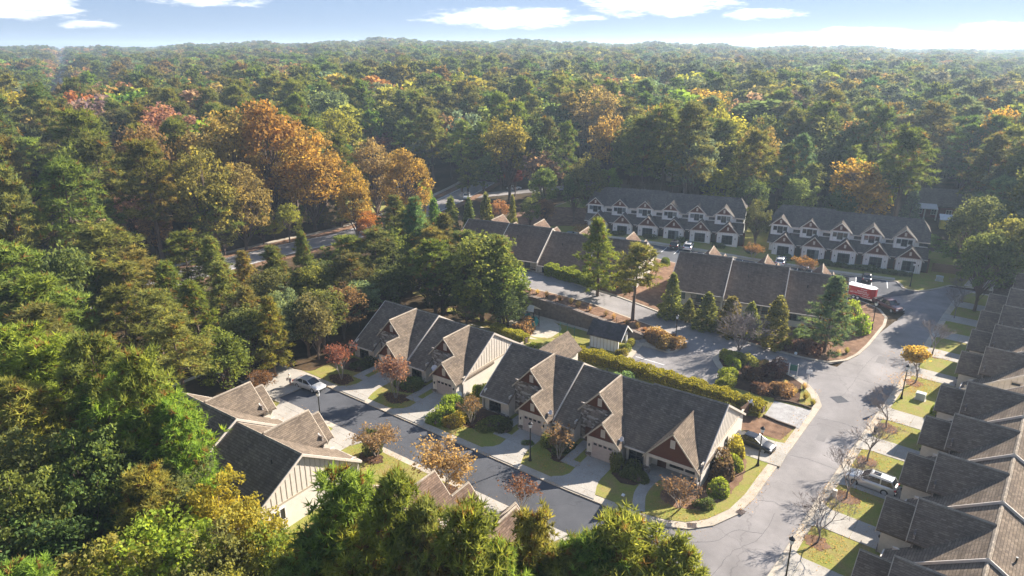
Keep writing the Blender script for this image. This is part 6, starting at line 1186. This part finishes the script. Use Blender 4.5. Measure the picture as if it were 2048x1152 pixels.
def trailer(loc, rz):
    b = thing('cargo_trailer', 'red enclosed trailer with white roof and rows of white lettering', 'trailer', (*loc, T(*loc)+.03), rz)
    W = 1.05; o = [(-2.45, -W), (1.75, -W), (2.45, -.45), (2.45, .45), (1.75, W), (-2.45, W)]
    MB().slab([(x, y, 2.35) for x, y in o], (0, 0, -1.85)).build('body', 'trailer_red', b); MB().slab([(x*1.01, y*1.03, 2.43) for x, y in o], (0, 0, -.09)).build('roof', 'metal_white', b); MB().slab([(x*1.004, y*1.006, .56) for x, y in o], (0, 0, -.1)).build('trim', 'metal_grey', b)
    MB().box(-.25, .25, -.2, .2, 2.43, 2.5).build('roof_vent', 'metal_grey', b); MB().bar((2.4, -.6, .5), (3.4, 0, .48), .1).bar((2.4, .6, .5), (3.4, 0, .48), .1).build('tongue', 'metal_black', b)
    for s in (-1, 1): MB().box(-1.35, .25, min(s*W, s*(W+.2)), max(s*W, s*(W+.2)), .72, .78).build('fender', 'metal_grey', b)
    wheel_parts(b, (-.95, -.2), W+.17, .34, 'metal_white')
    rr = random.Random(4)                     # lettering too far off to read: rows of small white strokes
    for s in (-1, 1):
        for z, x0, n, hh in ((1.88, .1, 6, .2), (1.52, -.5, 9, .2), (1.08, -1.7, 17, .22), (.78, .4, 8, .13)):
            m = MB()
            for k in range(n):
                x = x0+k*.19; k_ = rr.randrange(3); y0, y1 = sorted((s*(W+.004), s*(W+.012)))
                m.box(x, x+.035, y0, y1, z, z+hh).box(x, x+.12, y0, y1, z+hh-.04, z+hh)
                if k_ != 1: m.box(x+.09, x+.125, y0, y1, z, z+hh-.04)
                if k_ != 0: m.box(x+.035, x+.09, y0, y1, z+hh*.4, z+hh*.4+.035)
            m.build('lettering', 'metal_white', b)
        MB().box(-2.3, 1.6, *sorted((s*(W+.004), s*(W+.01))), 1.42, 1.45).build('stripe', 'metal_white', b)
    for s in (-1, 1): MB().box(-2.48, -2.44, *sorted((s*.8, s*.98)), .75, .95).build('taillight', 'lens_red', b)
trailer((-14.7, 134.75), math.radians(-12))

# ---------------------------------------------------------------- street furniture
def lamp(p, label, h=4.9, head='lantern'):
    b = thing('street_lamp', label, 'street lamp', (p[0], p[1], T(*p[:2])+.1), 0, 'street lamps')
    put('base', cached('lampbase', lambda: MB().lathe([(.2, 0), (.2, .12), (.13, .3), (.1, .8), (.075, .9)], 12).mesh('base', 'metal_black', True)), b)
    put('pole', cached(('pole', h), lambda: MB().lathe([(.075, .85), (.06, h-.75), (.09, h-.72), (.05, h-.66)], 10).mesh('pole', 'metal_black', True)), b)
    put('lantern', cached(('lant', h), lambda: MB().lathe([(.07, h-.68), (.15, h-.62), (.23, h-.2)], 8).mesh('lantern', 'lamp_glass')), b)
    put('lantern_cap', cached(('lcap', h), lambda: MB().lathe([(.27, h-.2), (.25, h-.12), (.1, h+.02), (.03, h+.12), (.01, h+.2)], 8).mesh('lantern_cap', 'metal_black')), b)
for p_, l_ in (((-3.59, 95.45), 'black lamp post on the right lawn beside the golden tree'), ((-14.72, 69.07), 'black lamp post beside the dark sedan'), ((-35.9, 55.2), 'black lamp post before the garage of the near trio'), ((-59.68, 45.82), 'black lamp post south of the near street'), ((-10.6, 119), 'black lamp post on the pine straw near the pickup'), ((-34.37, 93.47), 'black lamp post at the parking corner'), ((-7.6, 52.4), 'black lamp post at the lower edge of the right walk'), ((-8.0, 147.2), 'black lamp post on the far corner lawn')): lamp(p_, l_)
def dish(loc, rz, label, r=.38):
    b = thing('satellite_dish', label, 'satellite dish', loc, rz, 'satellite dishes')
    MB().tube([(0, 0, 0), (0, -.05, .35), (0, -.2, .5)], [.03]*3, 6).build('mast', 'dish_grey', b)
    m = MB(); m.lathe([(.02, 0), (r*.5, .03), (r*.85, .09), (r, .14), (r, .155), (r*.85, .105), (r*.5, .045), (.02, .015)], 18); o = m.build('reflector', 'dish_grey', b, (0, -.2, .55), 0, True); o.rotation_euler = (math.radians(62), 0, 0)
    MB().tube([(0, -.24, .35), (0, -.62, .62)], [.018, .018], 5).box(-.05, .05, -.68, -.58, .58, .68).build('arm', 'dish_grey', b)
dish((-54.9, 61.2, 3.6), .5, 'satellite dish on the eave between the first two garages', .42); dish((-49.9, 60.1, 1.75), .4, 'satellite dish on a short post beside the cream end wall', .4)
MB().tube([(-49.9, 60.1, T(-49.9, 60.1)), (-49.9, 60.1, 1.75)], [.04, .04], 6).build('dish_post', 'dish_grey', bpy.data.objects['satellite_dish.001'], (49.9, -60.1, -1.75))
bpy.data.objects['dish_post'].matrix_parent_inverse = Matrix.Rotation(-.4, 4, 'Z'); bpy.data.objects['dish_post'].location = (0, 0, 0)
bpy.data.objects['dish_post'].data.transform(Matrix.Translation((49.9, -60.1, -1.75)))
dish((-36.5, 60.9, 3.05), -.4, 'satellite dish on the gutter beside the lamp garage', .3); dish((-27.2, 60.8, 2.75), -.6, 'satellite dish on the gutter beside the corner house', .3); dish((-18.0, 77.5, 2.7), -1.2, 'satellite dish at the back corner of the corner house', .32)
def small_box(name, label, cat, p, size, mat, rz=0, lid=None):
    b = thing(name, label, cat, (p[0], p[1], T(*p[:2])+.14), rz); w, d, h = size
    m = MB(); loft(m, [[(-w/2*s, -d/2*s, z), (w/2*s, -d/2*s, z), (w/2*s, d/2*s, z), (-w/2*s, d/2*s, z)] for z, s in ((0, 1.0), (h*.85, .97), (h, .9))]); m.build('body', mat, b)
    if lid: MB().box(-w*.53, w*.53, -d*.53, d*.53, h*.86, h*.93).build('lid', lid, b)
    MB().box(-w*.62, w*.62, -d*.62, d*.62, -.1, .03).build('pad', 'concrete', b)
small_box('transformer', 'grey-green transformer box on the right lawn behind the lamp', 'transformer', (-1.51, 96.76), (1.1, .9, .95), 'box_green', -.1, 'box_green'); small_box('transformer', 'pale transformer box on the far corner lawn', 'transformer', (-3.64, 154.36), (1.2, 1.0, 1.0), 'box_green', .1, 'metal_grey')
small_box('utility_pedestal', 'small beige utility pedestal beside a bare tree', 'utility box', (-6.60, 68.05), (.4, .4, .75), 'trim_cream', 0, 'trim_cream'); small_box('utility_pedestal', 'small dark utility pedestal at the right kerb', 'utility box', (-5.06, 84.05), (.4, .4, .8), 'metal_black', 0, 'metal_black'); small_box('meter_lid', 'white meter box on the corner house lawn', 'utility box', (-24.6, 55.6), (.3, .3, .15), 'metal_white', 0); small_box('meter_lid', 'white valve box near the south lamp', 'utility box', (-59.45, 45.85), (.5, .4, .5), 'metal_white', 0); small_box('meter_lid', 'white box on the island kerb bed', 'utility box', (-18.43, 101.47), (.35, .3, .3), 'metal_white', 0)
def sign(p, rz, label):
    b = thing('street_sign', label, 'sign', (p[0], p[1], T(*p[:2])+.14), rz)
    MB().lathe([(.03, 0), (.03, 2.3)], 8).build('post', 'metal_grey', b); MB().box(-.38, .38, -.03, .03, 2.0, 2.5).build('panel', 'metal_white', b)
sign((-14.61, 91.87), .4, 'small white sign on a thin post at the junction kerb')
def double_sign(p, rz):
    b = thing('entrance_sign', 'green and white two-post sign behind the island shrubs', 'sign', (p[0], p[1], T(*p[:2])+.14), rz)
    for x in (-.55, .55): MB().box(x-.06, x+.06, -.06, .06, 0, 1.8).build('post', 'trim_white', b)
    MB().box(-.5, .5, -.04, .04, .7, 1.6).build('panel', 'swing_green', b)
double_sign((-17.08, 94.17), .2)
def wood_fence(pts, label, h=1.8):
    t = thing('wooden_fence', label, 'fence')
    brd = cached('fboard', lambda: MB().box(-.068, .068, -.012, .012, 0, h).mesh('board', 'fence_wood'))
    for a, b in zip(pts[:-1], pts[1:]):
        L = math.hypot(b[0]-a[0], b[1]-a[1]); n = int(L/.15); an = math.atan2(b[1]-a[1], b[0]-a[0])
        for k in range(n):
            x = a[0]+(b[0]-a[0])*(k+.5)/n; y = a[1]+(b[1]-a[1])*(k+.5)/n; put('board', brd, t, (x, y, T(x, y)+.15+rnd.uniform(-.02, .02)), an)
        for k in range(int(L/2.2)+2):
            f = min(1, k*2.2/L); x = a[0]+(b[0]-a[0])*f; y = a[1]+(b[1]-a[1])*f; MB().box(-.05, .05, .02, .12, 0, h).build('post', 'fence_wood', t, (x, y, T(x, y)+.1), an)
wood_fence([(-19.4, 77.8), (-19.0, 80.2)], 'short brown wooden fence at the back corner of the corner house'); wood_fence([(-5.5, 160.5), (.5, 161.6)], 'weathered board fence at the far corner of the rear row', 1.6)
def playground():
    x, y = -56.6, 87.6; z = T(x, y)+.17; b = thing('play_structure', 'green play tower with spiral slide and tilted cream roof', 'playground', (x, y, z), -.2)
    for px in (-.65, .65):
        for py in (-.65, .65): MB().lathe([(.06, 0), (.06, 3.0 if px < 0 else 2.6)], 8, (px, py, 0)).build('post', 'metal_black', b)
    MB().box(-.7, .7, -.7, .7, 1.35, 1.45).build('deck', 'timber', b)
    MB().slab([(-1.0, -.9, 2.75), (.9, -.9, 3.05), (.15, 0, 3.7), (-.9, 0, 3.6)], (0, 0, -.07)).slab([(-1.0, .9, 2.75), (.9, .9, 3.05), (.15, 0, 3.7), (-.9, 0, 3.6)], (0, 0, -.07)).build('roof', 'trim_white', b)
    pts = [(.6+.95*math.sin(t)*1.0, -.35-.95*(1-math.cos(t)), 1.75-1.35*t/4.2) for t in np.linspace(0, 4.2, 18)]; MB().tube(pts, [.36]*18, 10).build('spiral_slide', 'plastic_teal', b, smooth=True)
    MB().box(-1.5, -1.42, -.6, .6, .1, 1.9).slab([(-.7, -.6, 1.45), (-.7, .6, 1.45), (-1.5, .6, .1), (-1.5, -.6, .1)], (-.06, 0, .0)).build('climbing_panel', 'plastic_teal', b)
    MB().box(-.7, .7, -.7, -.66, 1.45, 2.1).build('guard_panel', 'plastic_teal', b)
    for k in range(5): MB().bar((-.5, .95-.0, .25+k*.28), (.5, .95, .25+k*.28), .04).build('rung', 'metal_black', b)
    t = thing('pull_up_bars', 'three green posts with two crossbars beside the playground', 'exercise bars', (-51.2, 87.1, T(-51, 87)+.15), .02)
    for k, h in enumerate((2.4, 2.5, 2.1)): MB().lathe([(.055, 0), (.055, h), (.02, h+.04)], 8, (k*1.3, 0, 0)).build('post', 'swing_green', t)
    MB().tube([(0, 0, 2.2), (1.3, 0, 2.2)], [.03]*2, 6).build('bar', 'swing_green', t); MB().tube([(1.3, 0, 1.85), (2.6, 0, 1.85)], [.03]*2, 6).build('bar', 'swing_green', t)
playground()

# ---------------------------------------------------------------- person by the silver car
def person(loc, rz):
    b = thing('person', 'person in pale shirt and cap standing behind the silver sedan', 'person', (*loc, T(*loc)+.2), rz)
    def skin(name, pts, edges, rad, mat, root):
        me = bpy.data.meshes.new(name); me.from_pydata(pts, edges, []); me.materials.append(MATS[mat]); o = put(name, me, b)
        md = o.modifiers.new('skin', 'SKIN'); md.use_smooth_shade = True
        me.skin_vertices.new() if not me.skin_vertices else None
        for i, r in enumerate(rad): me.skin_vertices[0].data[i].radius = (r, r)
        me.skin_vertices[0].data[root].use_root = True
        o.modifiers.new('sub', 'SUBSURF').render_levels = 2; return o
    J = [(0, 0, .95), (0, 0, 1.15), (0, -.01, 1.4), (0, -.01, 1.52), (0, -.03, 1.62), (0, -.02, 1.74),
         (.1, 0, .9), (.11, -.02, .5), (.11, .02, .08), (.11, -.12, .04), (-.1, 0, .9), (-.12, .04, .5), (-.13, .06, .08), (-.13, -.08, .04),
         (.18, 0, 1.4), (.27, -.03, 1.14), (.22, -.24, 1.05), (.17, -.32, 1.06), (-.18, 0, 1.4), (-.27, .0, 1.14), (-.24, -.2, 1.0), (-.2, -.29, .99)]
    E = [(0, 1), (1, 2), (2, 3), (3, 4), (4, 5), (0, 6), (6, 7), (7, 8), (8, 9), (0, 10), (10, 11), (11, 12), (12, 13), (2, 14), (14, 15), (15, 16), (16, 17), (2, 18), (18, 19), (19, 20), (20, 21)]
    R = [.14, .13, .15, .06, .095, .08, .09, .06, .045, .035, .09, .06, .045, .035, .06, .045, .035, .03, .06, .045, .035, .03]
    skin('body', J, E, R, 'skin', 0)
    skin('shirt', [(0, 0, .92), (0, 0, 1.15), (0, -.01, 1.42), (.19, 0, 1.41), (.26, -.02, 1.2), (-.19, 0, 1.41), (-.26, 0, 1.2)], [(0, 1), (1, 2), (2, 3), (3, 4), (2, 5), (5, 6)], [.165, .155, .165, .075, .065, .075, .065], 'shirt', 1)
    skin('shorts', [(0, 0, .96), (.1, 0, .88), (.115, -.01, .55), (-.1, 0, .88), (-.12, .02, .55)], [(0, 1), (1, 2), (0, 3), (3, 4)], [.155, .115, .085, .115, .085], 'shorts', 0)
    MB().lathe([(.112, 1.68), (.115, 1.73), (.09, 1.8), (.02, 1.83)], 12, (0, -.025, 0)).slab([(-.09, -.11, 1.7), (.09, -.11, 1.7), (.07, -.22, 1.69), (-.07, -.22, 1.69)], (0, 0, -.015)).build('cap', 'shirt', b, smooth=False)
    for s in (-1, 1):
        for k in range(4): MB().tube([(s*.17+(k-1.5)*.018 if s > 0 else -.2+(k-1.5)*.018, -.33 if s > 0 else -.3, 1.06 if s > 0 else .99), (s*.165+(k-1.5)*.02 if s > 0 else -.195+(k-1.5)*.02, -.39 if s > 0 else -.36, 1.03 if s > 0 else .95)], [.011, .008], 5).build('finger', 'skin', b)
    MB().box(-.16, .1, -.42, -.3, .78, 1.1).build('shoulder_bag', 'door_brown', b)
plain('skin', (.45, .26, .18), .6); plain('shirt', (.68, .64, .52), .8); plain('shorts', (.35, .34, .36), .8)
person((-70.9, 50.2), -.9)

# ---------------------------------------------------------------- the air
def haze():
    m = MB().box(-5200, 3300, -900, 5200, -4, 79); me = m.mesh('haze', 'concrete'); me.materials.clear()
    mt = bpy.data.materials.new('haze'); mt.use_nodes = True; nt = mt.node_tree; nt.nodes.clear(); o = nt.nodes.new('ShaderNodeOutputMaterial'); v = nt.nodes.new('ShaderNodeVolumePrincipled')
    v.inputs['Color'].default_value = (.66, .83, 1, 1); v.inputs['Density'].default_value = HAZE; v.inputs['Anisotropy'].default_value = .25; nt.links.new(v.outputs[0], o.inputs['Volume'])
    me.materials.append(mt); tag(put('haze', me), 'thin blue haze filling the air over the wood', 'haze', None, 'stuff')
HAZE = .00027
haze()
